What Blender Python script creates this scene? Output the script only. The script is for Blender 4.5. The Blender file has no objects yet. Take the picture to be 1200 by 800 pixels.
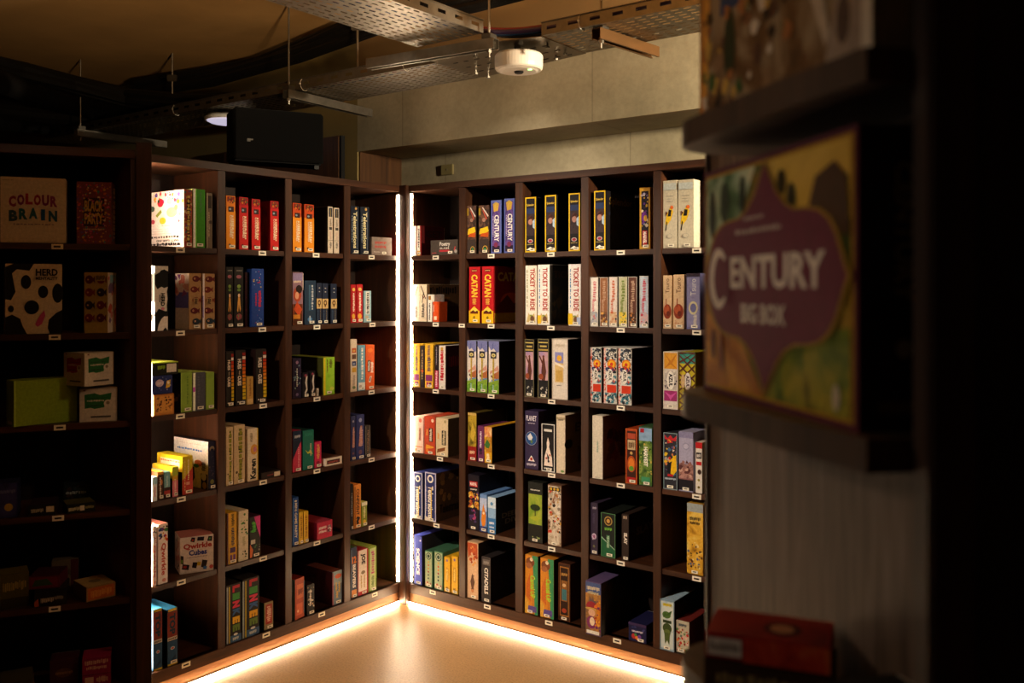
import bpy, bmesh, math, random
from mathutils import Vector, Matrix
R = math.radians
SC = bpy.context.scene
COL = SC.collection
F, CX, HY, EYE = 1077.0, 600.0, 338.0, 1.718     # focal length in px, principal column, horizon row, eye height

# ------------------------------------------------------------------ materials
MATS = {}
def lin(h):
    h = h.lstrip('#')
    return tuple(((int(h[i:i+2], 16)/255)/12.92 if int(h[i:i+2], 16)/255 <= .04045 else ((int(h[i:i+2], 16)/255+.055)/1.055)**2.4) for i in (0, 2, 4)) + (1,)
def newmat(name):
    m = bpy.data.materials.new(name); m.use_nodes = True
    nt = m.node_tree; b = nt.nodes['Principled BSDF']
    return m, nt, b
def nd(nt, typ, **kw):
    n = nt.nodes.new(typ)
    for k, v in kw.items():
        if k in n.inputs: n.inputs[k].default_value = v
        else: setattr(n, k, v)
    return n
def ramp(nt, fac, stops, interp='LINEAR'):
    r = nt.nodes.new('ShaderNodeValToRGB'); r.color_ramp.interpolation = interp
    e = r.color_ramp.elements
    while len(e) < len(stops): e.new(1.0)
    for i, (p, c) in enumerate(stops): e[i].position = p; e[i].color = c
    nt.links.new(fac, r.inputs['Fac']); return r
def card(c):
    """printed card: plain 'rrggbb', or 'N<scale>:c1,c2,...' for a painted picture made of blended patches"""
    if c in MATS: return MATS[c]
    m, nt, b = newmat('print_' + c.replace(':', '_').replace(',', '_')[:40])
    b.inputs['Roughness'].default_value = .5
    b.inputs['Specular IOR Level'].default_value = .16
    tc = nt.nodes.new('ShaderNodeTexCoord')
    if c[0] == 'N':
        sc, cols = c[1:].split(':'); cols = cols.split(',')
        no = nd(nt, 'ShaderNodeTexNoise', Scale=float(sc), Detail=4.0, Roughness=.62, Distortion=.6)
        nt.links.new(tc.outputs['Object'], no.inputs['Vector'])
        n = len(cols)
        r = ramp(nt, no.outputs['Fac'], [(.30+.42*i/max(1, n-1), lin(x)) for i, x in enumerate(cols)], 'CONSTANT' if float(sc) < 12 and False else 'LINEAR')
        nt.links.new(r.outputs['Color'], b.inputs['Base Color'])
    else:
        no = nd(nt, 'ShaderNodeTexNoise', Scale=95.0, Detail=4.0, Roughness=.7)
        nt.links.new(tc.outputs['Object'], no.inputs['Vector'])
        base = lin(c)
        r = ramp(nt, no.outputs['Fac'], [(.32, tuple(v*.80 for v in base[:3])+(1,)), (.66, tuple(min(1, v*1.08) for v in base[:3])+(1,))])
        nt.links.new(r.outputs['Color'], b.inputs['Base Color'])
    MATS[c] = m; return m
def wood(name, c1, c2, c3, rough=.45, axis='Z', scale=1.0, spec=.5):
    if name in MATS: return MATS[name]
    m, nt, b = newmat(name)
    tc = nt.nodes.new('ShaderNodeTexCoord')
    mp = nt.nodes.new('ShaderNodeMapping')
    s = {'Z': (14, 14, .9), 'X': (.9, 14, 14)}[axis]
    mp.inputs['Scale'].default_value = tuple(v*scale for v in s)
    nt.links.new(tc.outputs['Object'], mp.inputs['Vector'])
    no = nd(nt, 'ShaderNodeTexNoise', Scale=1.6, Detail=6.0, Roughness=.6, Distortion=1.1)
    nt.links.new(mp.outputs['Vector'], no.inputs['Vector'])
    r = ramp(nt, no.outputs['Fac'], [(.28, lin(c1)), (.5, lin(c2)), (.75, lin(c3))])
    nt.links.new(r.outputs['Color'], b.inputs['Base Color'])
    b.inputs['Roughness'].default_value = rough; b.inputs['Specular IOR Level'].default_value = spec
    bu = nd(nt, 'ShaderNodeBump', Strength=.12, Distance=.002)
    nt.links.new(no.outputs['Fac'], bu.inputs['Height']); nt.links.new(bu.outputs['Normal'], b.inputs['Normal'])
    MATS[name] = m; return m
def plain(name, c, rough=.5, metal=0, spec=.5, bump=0, bscale=40, var=.1, nscale=8):
    if name in MATS: return MATS[name]
    m, nt, b = newmat(name)
    tc = nt.nodes.new('ShaderNodeTexCoord')
    no = nd(nt, 'ShaderNodeTexNoise', Scale=float(nscale), Detail=5.0, Roughness=.6)
    nt.links.new(tc.outputs['Object'], no.inputs['Vector'])
    base = lin(c)
    r = ramp(nt, no.outputs['Fac'], [(.3, tuple(v*(1-var) for v in base[:3])+(1,)), (.7, tuple(min(1, v*(1+var)) for v in base[:3])+(1,))])
    nt.links.new(r.outputs['Color'], b.inputs['Base Color'])
    b.inputs['Roughness'].default_value = rough; b.inputs['Metallic'].default_value = metal; b.inputs['Specular IOR Level'].default_value = spec
    if bump:
        n2 = nd(nt, 'ShaderNodeTexNoise', Scale=float(bscale), Detail=6.0)
        nt.links.new(tc.outputs['Object'], n2.inputs['Vector'])
        bu = nd(nt, 'ShaderNodeBump', Strength=bump, Distance=.004)
        nt.links.new(n2.outputs['Fac'], bu.inputs['Height']); nt.links.new(bu.outputs['Normal'], b.inputs['Normal'])
    MATS[name] = m; return m
def glow(name, col, strength):
    if name in MATS: return MATS[name]
    m, nt, b = newmat(name)
    b.inputs['Base Color'].default_value = (.8, .8, .8, 1)
    b.inputs['Emission Color'].default_value = col; b.inputs['Emission Strength'].default_value = strength
    MATS[name] = m; return m
def concrete():
    if 'concrete' in MATS: return MATS['concrete']
    m, nt, b = newmat('concrete')
    tc = nt.nodes.new('ShaderNodeTexCoord')
    n1 = nd(nt, 'ShaderNodeTexNoise', Scale=1.3, Detail=8.0, Roughness=.62)
    n2 = nd(nt, 'ShaderNodeTexNoise', Scale=38.0, Detail=6.0, Roughness=.7)
    for n in (n1, n2): nt.links.new(tc.outputs['Object'], n.inputs['Vector'])
    r1 = ramp(nt, n1.outputs['Fac'], [(.3, lin('8c8268')), (.5, lin('aca084')), (.72, lin('c6ba9c'))])
    r2 = ramp(nt, n2.outputs['Fac'], [(.3, (.78, .78, .78, 1)), (.6, (1, 1, 1, 1))])
    mx = nt.nodes.new('ShaderNodeMix'); mx.data_type = 'RGBA'; mx.blend_type = 'MULTIPLY'; mx.inputs[0].default_value = .7
    nt.links.new(r1.outputs['Color'], mx.inputs[6]); nt.links.new(r2.outputs['Color'], mx.inputs[7])
    # pour joints between the shutter boards
    sx = nt.nodes.new('ShaderNodeSeparateXYZ'); nt.links.new(tc.outputs['Object'], sx.inputs[0])
    a = nd(nt, 'ShaderNodeMath', operation='MULTIPLY'); a.inputs[1].default_value = 1/1.22; nt.links.new(sx.outputs['X'], a.inputs[0])
    fr = nd(nt, 'ShaderNodeMath', operation='FRACT'); nt.links.new(a.outputs[0], fr.inputs[0])
    r3 = ramp(nt, fr.outputs[0], [(0, (.35, .33, .3, 1)), (.006, (1, 1, 1, 1))])
    m2 = nt.nodes.new('ShaderNodeMix'); m2.data_type = 'RGBA'; m2.blend_type = 'MULTIPLY'; m2.inputs[0].default_value = .7
    nt.links.new(mx.outputs[2], m2.inputs[6]); nt.links.new(r3.outputs['Color'], m2.inputs[7])
    nt.links.new(m2.outputs[2], b.inputs['Base Color'])
    b.inputs['Roughness'].default_value = .75
    bu = nd(nt, 'ShaderNodeBump', Strength=.25, Distance=.004); nt.links.new(n2.outputs['Fac'], bu.inputs['Height']); nt.links.new(bu.outputs['Normal'], b.inputs['Normal'])
    MATS['concrete'] = m; return m
def floormat():
    m, nt, b = newmat('speckled_floor')
    tc = nt.nodes.new('ShaderNodeTexCoord')
    n1 = nd(nt, 'ShaderNodeTexNoise', Scale=110.0, Detail=4.0, Roughness=.8)
    n2 = nd(nt, 'ShaderNodeTexNoise', Scale=2.2, Detail=4.0)
    for n in (n1, n2): nt.links.new(tc.outputs['Object'], n.inputs['Vector'])
    r1 = ramp(nt, n1.outputs['Fac'], [(.33, lin('84623a')), (.46, lin('b58a56')), (.62, lin('c09560')), (.72, lin('d8b586'))])
    r2 = ramp(nt, n2.outputs['Fac'], [(.3, (.86, .86, .86, 1)), (.7, (1, 1, 1, 1))])
    mx = nt.nodes.new('ShaderNodeMix'); mx.data_type = 'RGBA'; mx.blend_type = 'MULTIPLY'; mx.inputs[0].default_value = 1
    nt.links.new(r1.outputs['Color'], mx.inputs[6]); nt.links.new(r2.outputs['Color'], mx.inputs[7])
    nt.links.new(mx.outputs[2], b.inputs['Base Color'])
    b.inputs['Roughness'].default_value = .38; b.inputs['Specular IOR Level'].default_value = .35
    return m
WAL = wood('dark_walnut', '27130a', '391f10', '4f2c18', rough=.42, spec=.35)
WALX = wood('dark_walnut_across', '27130a', '391f10', '4f2c18', rough=.42, axis='X', spec=.35)
WALB = wood('walnut_back_board', '140b07', '1e110b', '281810', rough=.6, spec=.25)
OAK = wood('plinth_board', '8a5f3c', 'a3754b', 'b78a5e', rough=.5, axis='X')
FGW = wood('dusty_grain_panel', '3c2c1f', '5a4433', '786050', rough=.6, scale=2.6)
BLACK = plain('black_plastic', '0c0b0b', rough=.55, spec=.3)
STEEL = plain('galvanised_steel', '8c857a', rough=.38, metal=.9, var=.18, nscale=20)
DARKSTEEL = plain('dull_steel', '57524b', rough=.45, metal=.8)
CABLEK = plain('black_cable', '100e0d', rough=.6, spec=.3)
LABEL = card('efe9d6'); INK = card('2a2420')
LED = glow('led_strip_light', (1, .75, .50, 1), 62.0)
LEDF = glow('led_floor_light', (1, .70, .41, 1), 120.0)

# ------------------------------------------------------------------ mesh builder
class MB:
    def __init__(s): s.v = []; s.f = []; s.m = []; s.mats = []
    def mi(s, m):
        if m not in s.mats: s.mats.append(m)
        return s.mats.index(m)
    def add(s, vs, fs, m):
        o = len(s.v); s.v += [tuple(v) for v in vs]; i = s.mi(m)
        for f in fs: s.f.append(tuple(o+k for k in f)); s.m.append(i)
        return s
    def box(s, x0, x1, y0, y1, z0, z1, m, bev=0):
        if bev:
            bm = bmesh.new(); bmesh.ops.create_cube(bm, size=1)
            for v in bm.verts:
                v.co = Vector(((x0+x1)/2+v.co.x*(x1-x0), (y0+y1)/2+v.co.y*(y1-y0), (z0+z1)/2+v.co.z*(z1-z0)))
            bmesh.ops.bevel(bm, geom=bm.edges[:], offset=bev, segments=2, affect='EDGES')
            bm.verts.index_update()
            s.add([v.co[:] for v in bm.verts], [[v.index for v in f.verts] for f in bm.faces], m); bm.free(); return s
        vs = [(x, y, z) for x in (x0, x1) for y in (y0, y1) for z in (z0, z1)]
        return s.add(vs, [(0, 1, 3, 2), (4, 6, 7, 5), (0, 4, 5, 1), (2, 3, 7, 6), (0, 2, 6, 4), (1, 5, 7, 3)], m)
    def tube(s, pts, r, m, n=10, cap=True):
        pts = [Vector(p) for p in pts]; rings = []
        for i, p in enumerate(pts):
            d = (pts[min(i+1, len(pts)-1)]-pts[max(i-1, 0)]).normalized()
            a = d.cross(Vector((0, 0, 1)))
            if a.length < .05: a = d.cross(Vector((1, 0, 0)))
            a.normalize(); b = d.cross(a)
            rr = r[i] if isinstance(r, (list, tuple)) else r
            rings.append([p+(a*math.cos(t)+b*math.sin(t))*rr for t in [2*math.pi*k/n for k in range(n)]])
        vs = [v for q in rings for v in q]; fs = []
        for i in range(len(pts)-1):
            for k in range(n): fs.append((i*n+k, i*n+(k+1) % n, (i+1)*n+(k+1) % n, (i+1)*n+k))
        if cap: fs.append(tuple(range(n-1, -1, -1))); fs.append(tuple((len(pts)-1)*n+k for k in range(n)))
        return s.add(vs, fs, m)
    def prism(s, poly, z0, z1, m):
        n = len(poly); vs = [(x, y, z0) for x, y in poly]+[(x, y, z1) for x, y in poly]
        fs = [tuple(range(n-1, -1, -1)), tuple(range(n, 2*n))]+[(i, (i+1) % n, n+(i+1) % n, n+i) for i in range(n)]
        return s.add(vs, fs, m)
    def lathe(s, prof, m, c=(0, 0), n=32):
        vs = []; fs = []
        for r_, z in prof:
            for k in range(n): vs.append((c[0]+r_*math.cos(2*math.pi*k/n), c[1]+r_*math.sin(2*math.pi*k/n), z))
        for i in range(len(prof)-1):
            for k in range(n): fs.append((i*n+k, i*n+(k+1) % n, (i+1)*n+(k+1) % n, (i+1)*n+k))
        fs.append(tuple(range(n))); fs.append(tuple((len(prof)-1)*n+k for k in range(n)))
        return s.add(vs, fs, m)
    def build(s, name, parent=None, fixn=True):
        me = bpy.data.meshes.new(name); me.from_pydata(s.v, [], s.f)
        for m in s.mats: me.materials.append(m)
        me.polygons.foreach_set('material_index', s.m)
        if fixn:
            bm = bmesh.new(); bm.from_mesh(me); bmesh.ops.recalc_face_normals(bm, faces=bm.faces); bm.to_mesh(me); bm.free()
        me.update()
        o = bpy.data.objects.new(name, me); COL.objects.link(o)
        if parent: o.parent = parent
        return o
def tag(o, label=None, cat=None, group=None, kind=None):
    if label:
        n = len(label.replace(',', ' ').split())
        if n > 16 or n < 4: print('LABELLEN', n, label)
        o['label'] = label
    if cat: o['category'] = cat
    if group: o['group'] = group
    if kind: o['kind'] = kind
    return o
def empty(name, loc=(0, 0, 0), rz=0):
    o = bpy.data.objects.new(name, None); COL.objects.link(o); o.empty_display_size = .1
    o.location = loc; o.rotation_euler = (0, 0, rz); return o
def struct(o): o['kind'] = 'structure'; return o

# lettering from Blender's own font, cached as triangles in a unit box
TXT = {}
def glyphs(t, bold=.012):
    k = (t, bold)
    if k in TXT: return TXT[k]
    cu = bpy.data.curves.new('t', 'FONT'); cu.body = t; cu.offset = bold; cu.resolution_u = 2; cu.fill_mode = 'FRONT'
    ob = bpy.data.objects.new('t', cu); me = ob.to_mesh()
    vs = [v.co.copy() for v in me.vertices]; fs = [tuple(p.vertices) for p in me.polygons]
    ob.to_mesh_clear(); bpy.data.objects.remove(ob); bpy.data.curves.remove(cu)
    x0 = min(v.x for v in vs); x1 = max(v.x for v in vs); y0 = min(v.y for v in vs); y1 = max(v.y for v in vs)
    TXT[k] = ([((v.x-x0)/(x1-x0), (v.y-y0)/(y1-y0)) for v in vs], fs); return TXT[k]

def paint(mb, art, to3, w, h, skip=1):
    """art on a face: to3(a, b, layer) turns metres across/up into a point"""
    L = skip
    for it in art:
        k = it[0]; L += 1
        if k == 'r':
            _, x0, y0, x1, y1, c = it
            mb.add([to3(x*w, y*h, L) for x, y in ((x0, y0), (x1, y0), (x1, y1), (x0, y1))], [(0, 1, 2, 3)], card(c))
        elif k == 'e':
            _, cx, cy, rx, c = it[:5]; ry = (it[5] if len(it) > 5 else rx*w/h)
            n = 20; mb.add([to3((cx+rx*math.cos(6.2832*i/n))*w, (cy+ry*math.sin(6.2832*i/n))*h, L) for i in range(n)], [tuple(range(n))], card(c))
        elif k == 'p':
            _, c, pl = it
            mb.add([to3(pl[i]*w, pl[i+1]*h, L) for i in range(0, len(pl), 2)], [tuple(range(len(pl)//2))], card(c))
        elif k == 't':
            _, s, x0, y0, x1, y1, c = it[:7]; d = it[7] if len(it) > 7 else 'h'
            vs, fs = glyphs(s, it[8] if len(it) > 8 else .012)
            if d == 'h': f = lambda a, b: (x0+a*(x1-x0), y0+b*(y1-y0))
            elif d == 'd': f = lambda a, b: (x0+b*(x1-x0), y1-a*(y1-y0))      # reads downwards
            elif d == 'u': f = lambda a, b: (x1-b*(x1-x0), y0+a*(y1-y0))      # reads upwards
            else: f = lambda a, b: (x1-a*(x1-x0), y1-b*(y1-y0))               # upside down
            mb.add([to3(f(a, b)[0]*w, f(a, b)[1]*h, L) for a, b in vs], fs, card(c))
        elif k == 'f':                                   # thin frame
            _, t, c = it; tx = t; ty = t*w/h
            for q in ((0, 0, 1, ty), (0, 1-ty, 1, 1), (0, ty, tx, 1-ty), (1-tx, ty, 1, 1-ty)):
                mb.add([to3(x*w, y*h, L) for x, y in ((q[0], q[1]), (q[2], q[1]), (q[2], q[3]), (q[0], q[3]))], [(0, 1, 2, 3)], card(c))
        elif k == 'd':                                   # scattered painted blobs
            _, n, seed, x0, y0, x1, y1, sz, cols = it
            rg = random.Random(seed)
            for j in range(n):
                cx, cy = rg.uniform(x0, x1), rg.uniform(y0, y1); s_ = sz*rg.uniform(.5, 1.3); q = rg.choice((3, 4, 5, 7)); a0 = rg.uniform(0, 6)
                pts = []
                for i in range(q):
                    rr = s_*rg.uniform(.6, 1.2); a = a0+6.2832*i/q
                    px = min(.995, max(.005, cx+rr*math.cos(a))); py = min(.995, max(.005, cy+rr*math.sin(a)*w/h)); pts.append((px, py))
                mb.add([to3(px*w, py*h, L+.02*j) for px, py in pts], [tuple(range(q))], card(cols[j % len(cols)]))
            L += 1
        elif k == 's':                                   # a line of print too small to read
            _, x0, y0, x1, y1, c, d, seed = it
            rg = random.Random(seed); p = 0.0; L_ = []
            while p < 1:
                g = rg.uniform(.03, .09); q = min(1, p+g)
                L_.append((p, q)); p = q+rg.uniform(.015, .04)
            for a, b in L_:
                b0, b1 = rg.uniform(0, .25), rg.uniform(.75, 1)
                if d == 'h': q = (x0+a*(x1-x0), y0+b0*(y1-y0), x0+b*(x1-x0), y0+b1*(y1-y0))
                else: q = (x0+b0*(x1-x0), y0+a*(y1-y0), x0+b1*(x1-x0), y0+b*(y1-y0))
                mb.add([to3(x*w, y*h, L) for x, y in ((q[0], q[1]), (q[2], q[1]), (q[2], q[3]), (q[0], q[3]))], [(0, 1, 2, 3)], card(c))

E = .00022
_st = None
def sticker(parent, x, z, w=.030, h=.0125, y=-.0035):
    mb = MB(); mb.box(x-w/2, x+w/2, y, y+.0006, z, z+h, LABEL)
    mb.box(x-w*.3, x+w*.25, y-.0003, y, z+h*.35, z+h*.72, card('6b625a'))
    return mb.build('barcode_sticker', parent)
def game_box(w, d, h, base, front=(), left=(), right=(), top=(), st=True, name='board_game_box', stx=.6, leftc=None, rightc=None, topc=None):
    """lid-and-tray cardboard game box, origin at the bottom middle of its front face; the front looks along -Y"""
    root = empty(name)
    mb = MB(); mb.box(-w/2, w/2, 0, d, 0, h, card(base), bev=.0012)
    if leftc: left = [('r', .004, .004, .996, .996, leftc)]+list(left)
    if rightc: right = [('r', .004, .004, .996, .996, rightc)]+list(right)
    if topc: top = [('r', .01, .004, .99, .996, topc)]+list(top)
    paint(mb, front, lambda a, b, l: (-w/2+a, -E*l, b), w, h)
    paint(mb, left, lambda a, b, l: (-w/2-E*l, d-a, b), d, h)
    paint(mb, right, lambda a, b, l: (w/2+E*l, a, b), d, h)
    paint(mb, top, lambda a, b, l: (-w/2+a, b, h+E*l), w, d)
    mb.build('printed_lid', root, fixn=False)
    t = MB(); t.box(-w/2+.0015, w/2-.0015, d, d+.004, .0015, h-.0015, card('d8d2c4')); t.build('inner_tray', root)
    if st: sticker(root, w*(stx-.5), .006, w=min(.030, w*.62))
    return root

# ------------------------------------------------------------------ where things stand
class Frame:
    """a wall line on plan: x along it, y into it, z up"""
    def __init__(s, ox, oy, deg):
        s.o = Vector((ox, oy)); s.a = R(deg); s.X = Vector((math.cos(s.a), math.sin(s.a))); s.Y = Vector((-math.sin(s.a), math.cos(s.a)))
    def u(s, px, y=0):
        """distance along the wall of the spot seen in picture column px"""
        o = s.o+s.Y*y; k = (px-CX)/F
        return (k*o.y-o.x)/(s.X.x-k*s.X.y)
    def w(s, x, y, z=0): p = s.o+s.X*x+s.Y*y; return Vector((p.x, p.y, z))
    def depth(s, x, y): return (s.o+s.X*x+s.Y*y).y
FR = Frame(-.6028, 5.0445, -36.73)        # beam side
FL = Frame(-.6028, 5.0445, 53.27)         # loudspeaker side (runs from -x towards the corner at 0)
FU = Frame(-1.5315, 3.723, 21.04)         # unlit bookcase next to the brown post
FG = Frame(.331, .878, -80.4)             # near display unit
SH = [EYE-(299.5+76.9*k-HY)/F*5.0 for k in range(6)]      # shelf tops
TOPZ = 2.278; DEP = .35; THK = .024

def bookcase(fr, name, label, divs, x0, x1, tags, plinth=True, cut=0):
    root = empty(name, fr.w(0, 0), fr.a); tag(root, label, 'bookcase')
    def B(n, *a, m=WAL, bev=.002, p=root):
        mb = MB(); mb.box(*a, m, bev=bev); return mb.build(n, p)
    def P(n, poly, z0, z1, m=WALX): q = MB(); q.prism(poly, z0, z1, m); return q.build(n, root)
    B('end_panel', x0-.02, x0, 0, DEP, .0, TOPZ-.034)
    if cut: P('end_panel', [(x1, 0), (x1+.018, 0), (x1+.018-cut, DEP), (x1-cut, DEP)], 0, TOPZ-.034, WAL)
    else: B('end_panel', x1, x1+.02, 0, DEP, .0, TOPZ-.034)
    B('back_panel', x0, x1-cut, DEP-.012, DEP, .06, TOPZ-.03, m=WALB, bev=0)
    if cut: P('top_board', [(x0-.02, -.008), (x1+.018, -.008), (x1+.018, 0), (x1+.018-cut, DEP), (x0-.02, DEP)], TOPZ-.033, TOPZ)
    else: B('top_board', x0-.02, x1+.02, -.008, DEP, TOPZ-.033, TOPZ, m=WALX)
    B('bottom_rail', x0-.02, x1+.02, -.006, .03, .062, SH[5]-.0, m=WALX)
    if plinth: B('plinth', x0-.02, x1+.02, .004, .024, .0, .062, m=OAK)
    for a, b in divs: B('divider', a, b, -.002, DEP-.012, .066, TOPZ-.034)
    edges = [x0]+[v for ab in divs for v in ab]+[x1]
    bays = [(edges[i], edges[i+1]) for i in range(0, len(edges), 2)]
    shelf = {}
    for bi, (a, b) in enumerate(bays):
        for k, z in enumerate(SH):
            if cut: shelf[bi, k] = P('shelf', [(a, .004), (b, .004), (b-cut*.966, DEP-.012), (a, DEP-.012)], z-THK, z)
            else: shelf[bi, k] = B('shelf', a, b, .004, DEP-.012, z-THK, z, m=WALX)
    for bi, col in enumerate(tags if fr is not FL else tags):
        for k, tx in enumerate(col):
            if tx is None: continue
            u = fr.u(tx); z = SH[k]-.024; y = .004 if k < 5 else -.006
            mb = MB(); mb.box(u-.021, u+.021, y-.0012, y, z, z+.021, LABEL)
            mb.box(u-.013, u+.012, y-.0016, y-.0012, z+.007, z+.014, INK)
            mb.build('shelf_label', shelf[bi, k])
    return root, bays

def up(l): return [(FR.u(a), FR.u(b)) for a, b in l]
divR = up([(538, 545.5), (604, 613), (681, 690), (765.5, 775)])
xR1 = FR.u(872)
rootR, bayR = bookcase(FR, 'bookcase', 'tall dark walnut bookcase of open bays beneath the concrete beam', divR, .055, xR1,
    [[510, 510, 510, 515, 511, 508], [575, 575, 575, 575, 575, 572], [645, 645, 646, 646, 646, 644], [727, 727, 727, 727, 727, 724], [816, 816, 816, 816, 816, None]])
divL = [(FL.u(a), FL.u(b)) for a, b in ((403, 410.5), (334, 342), (255, 264))][::-1]
xL0 = FL.u(178)-.006
rootL, bayL = bookcase(FL, 'bookcase', 'tall dark walnut bookcase of open bays beneath the loudspeaker', divL, xL0, -.03,
    [[212, 212, 212, 213, 213, 217][:6], [308, 308, 309, 309, 309, 311], [371, 372, 372, 372, 372, 376], [436, 437, 436, 436, 436, 438]])
bayL = bayL[::-1]                                 # bay 0 is the one at the corner
xU1 = FU.u(158)-.016; xU0 = xU1-1.02
rootU, bayU = bookcase(FU, 'bookcase', 'unlit walnut bookcase standing beyond the brown post, wide single bay', [], xU0, xU1,
    [[67, 64, 70, 68, 64, 60]], cut=.222)
def edge_label(fr, root, px, k, y):
    u = fr.u(px); mb = MB(); z = SH[k]-.024; mb.box(u-.020, u+.020, y-.0012, y, z, z+.019, LABEL); mb.box(u-.012, u+.012, y-.0016, y-.0012, z+.007, z+.013, INK); mb.build('shelf_label', root)
edge_label(FR, rootR, 541.5, 1, -.0021)
# corner post and the post between the two bookcases
mb = MB(); mb.box(0, .055, -.03, 0, .0, TOPZ+.002, WAL, bev=.003)
o = mb.build('corner_post'); o.location = FR.w(0, 0); o.rotation_euler = (0, 0, FR.a)
tag(o, 'slim walnut post in the inner corner where two lit bookcases meet', 'post')
mb = MB(); xa = FU.u(158, -.03)+.004; xb = FU.u(177.6, -.03)
mb.box(xa, xb, -.03, .03, 0, TOPZ+.03, WAL, bev=.003)
o = mb.build('upright_post'); o.location = FU.w(0, 0); o.rotation_euler = (0, 0, FU.a)
tag(o, 'broad brown post between the unlit bookcase and the lit one', 'post', kind='thing')

# LED strips: two stand in the corner, one behind the broad post, two lie under the plinths
def led(name, fr, x0, x1, y0, y1, z0, z1, label, face, mat):
    root = empty(name, fr.w((x0+x1)/2, (y0+y1)/2, z0), fr.a)
    hx, hy, hz = (x1-x0)/2, (y1-y0)/2, z1-z0
    mb = MB(); mb.box(-hx, hx, -hy, hy, 0, hz, STEEL); mb.build('aluminium_channel', root)
    mb = MB(); t = .0016
    if face == '+x': mb.box(hx, hx+t, -hy+.001, hy-.001, .004, hz-.004, mat)
    elif face == '-y': mb.box(-hx+.002, hx-.002, -hy-t, -hy, .001, hz-.001, mat)
    mb.build('diffuser', root)
    tag(root, label, 'light strip', 'warm LED strips along the bookcases')
    return root
led('led_strip', FR, .0555, .0605, .0008, .018, SH[5]+.004, TOPZ-.04, 'glowing upright LED strip in the corner, lighting the beam-side bays', '+x', LED)
# loudspeaker side of the corner: seen from its own wall line the strip looks back along the wall
r_ = empty('led_strip', FL.w(-.030, .000, SH[5]+.004), FL.a)
mb = MB(); mb.box(-.004, .0, -.010, .010, 0, TOPZ-.04-SH[5]-.004, STEEL); mb.build('aluminium_channel', r_)
mb = MB(); mb.box(-.0056, -.004, -.009, .009, .004, TOPZ-.05-SH[5]-.004, LED); mb.build('diffuser', r_)
tag(r_, 'glowing upright LED strip in the corner, lighting the loudspeaker-side bays', 'light strip', 'warm LED strips along the bookcases')
LEDP = glow('led_strip_behind_post', (1, .74, .48, 1), 115.0)
led('led_strip', FL, xL0, xL0+.004, .012, .034, SH[5]+.004, TOPZ-.04, 'upright LED strip tucked behind the broad brown post', '+x', LEDP)
led('led_strip', FR, .03, xR1, -.004, .003, .001, .013, 'LED strip at floor level under the beam-side bookcase', '-y', LEDF)
led('led_strip', FL, xL0-.05, -.005, -.004, .003, .001, .013, 'LED strip at floor level under the loudspeaker-side bookcase', '-y', LEDF)

# ------------------------------------------------------------------ room shell, in the beam wall's frame
ZC = 3.15; CON = concrete()
def room(name, x0, x1, y0, y1, z0, z1, m):
    mb = MB(); mb.box(x0, x1, y0, y1, z0, z1, m); o = mb.build(name); o.location = FR.w(0, 0); o.rotation_euler = (0, 0, FR.a); return struct(o)
CEIL = plain('board_ceiling', 'b28a54', rough=.85, var=.16, nscale=1.6, bump=.1)
UPW = plain('warm_light_tan', '9a7748', rough=.8, var=.08, nscale=3)  # upper wall: its warmer light is put into this tan colour
room('floor', -7, 5.2, -7, .36, -.1, 0, floormat())
room('ceiling', -7, 5.2, -7, .6, ZC, ZC+.1, CEIL)
room('wall_rear', -.35, 5.2, .36, .6, 0, 2.5, CON)
room('wall_rear_upper', -7, -.351, 0, .6, 0, ZC, plain('ochre_plaster', '8a7748', rough=.8, var=.14, nscale=3))
room('beam', -.35, 5.2, 0, .6, 2.5, 2.86, CON)
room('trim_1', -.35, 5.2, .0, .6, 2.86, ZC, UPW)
DK = plain('dark_painted_wall', '2a211b', rough=.8)
room('wall_left', -7.1, -7, -7, .36, 0, ZC, DK)
room('wall_right', 5.2, 5.3, -7, .6, 0, ZC, DK)
room('wall_front', -7, 5.2, -7.1, -7, 0, ZC, DK)
mb = MB(); mb.box(-.3495, -.338, .01, .35, 2.0, 2.498, wood('brown_board', '3a2312', '50321a', '644222')); o = mb.build('trim_2'); o.location = FR.w(0, 0); o.rotation_euler = (0, 0, FR.a); struct(o)
# timber panel on the wall behind the loudspeaker
mb = MB(); mb.box(-1.55, -.47, -.035, -.002, 2.0, 2.60, wood('brown_board', '3a2312', '50321a', '644222'), bev=.003)
mb.box(-.468, -.452, -.03, -.002, 2.0, 2.60, BLACK)
o = mb.build('trim_3'); o.location = FR.w(0, 0); o.rotation_euler = (0, 0, FR.a); struct(o)
# small blank plate on the wall above the bookcase
mb = MB(); u = FR.u(525, .36); mb.box(u-.045, u+.045, .348, .36, 2.375, 2.435, plain('aged_plate', '8f8258', rough=.5), bev=.003)
root = empty('wall_plate', FR.w(0, 0), FR.a); q = mb.build('plate', root)
mb = MB(); mb.lathe([(.004, 0), (.003, .002)], STEEL, n=10); s = mb.build('screw', root); s.location = (u, .348, 2.405); s.rotation_euler = (R(90), 0, 0)
tag(root, 'small square blank plate on the wall above the corner bookcase bay', 'wall plate')

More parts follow.
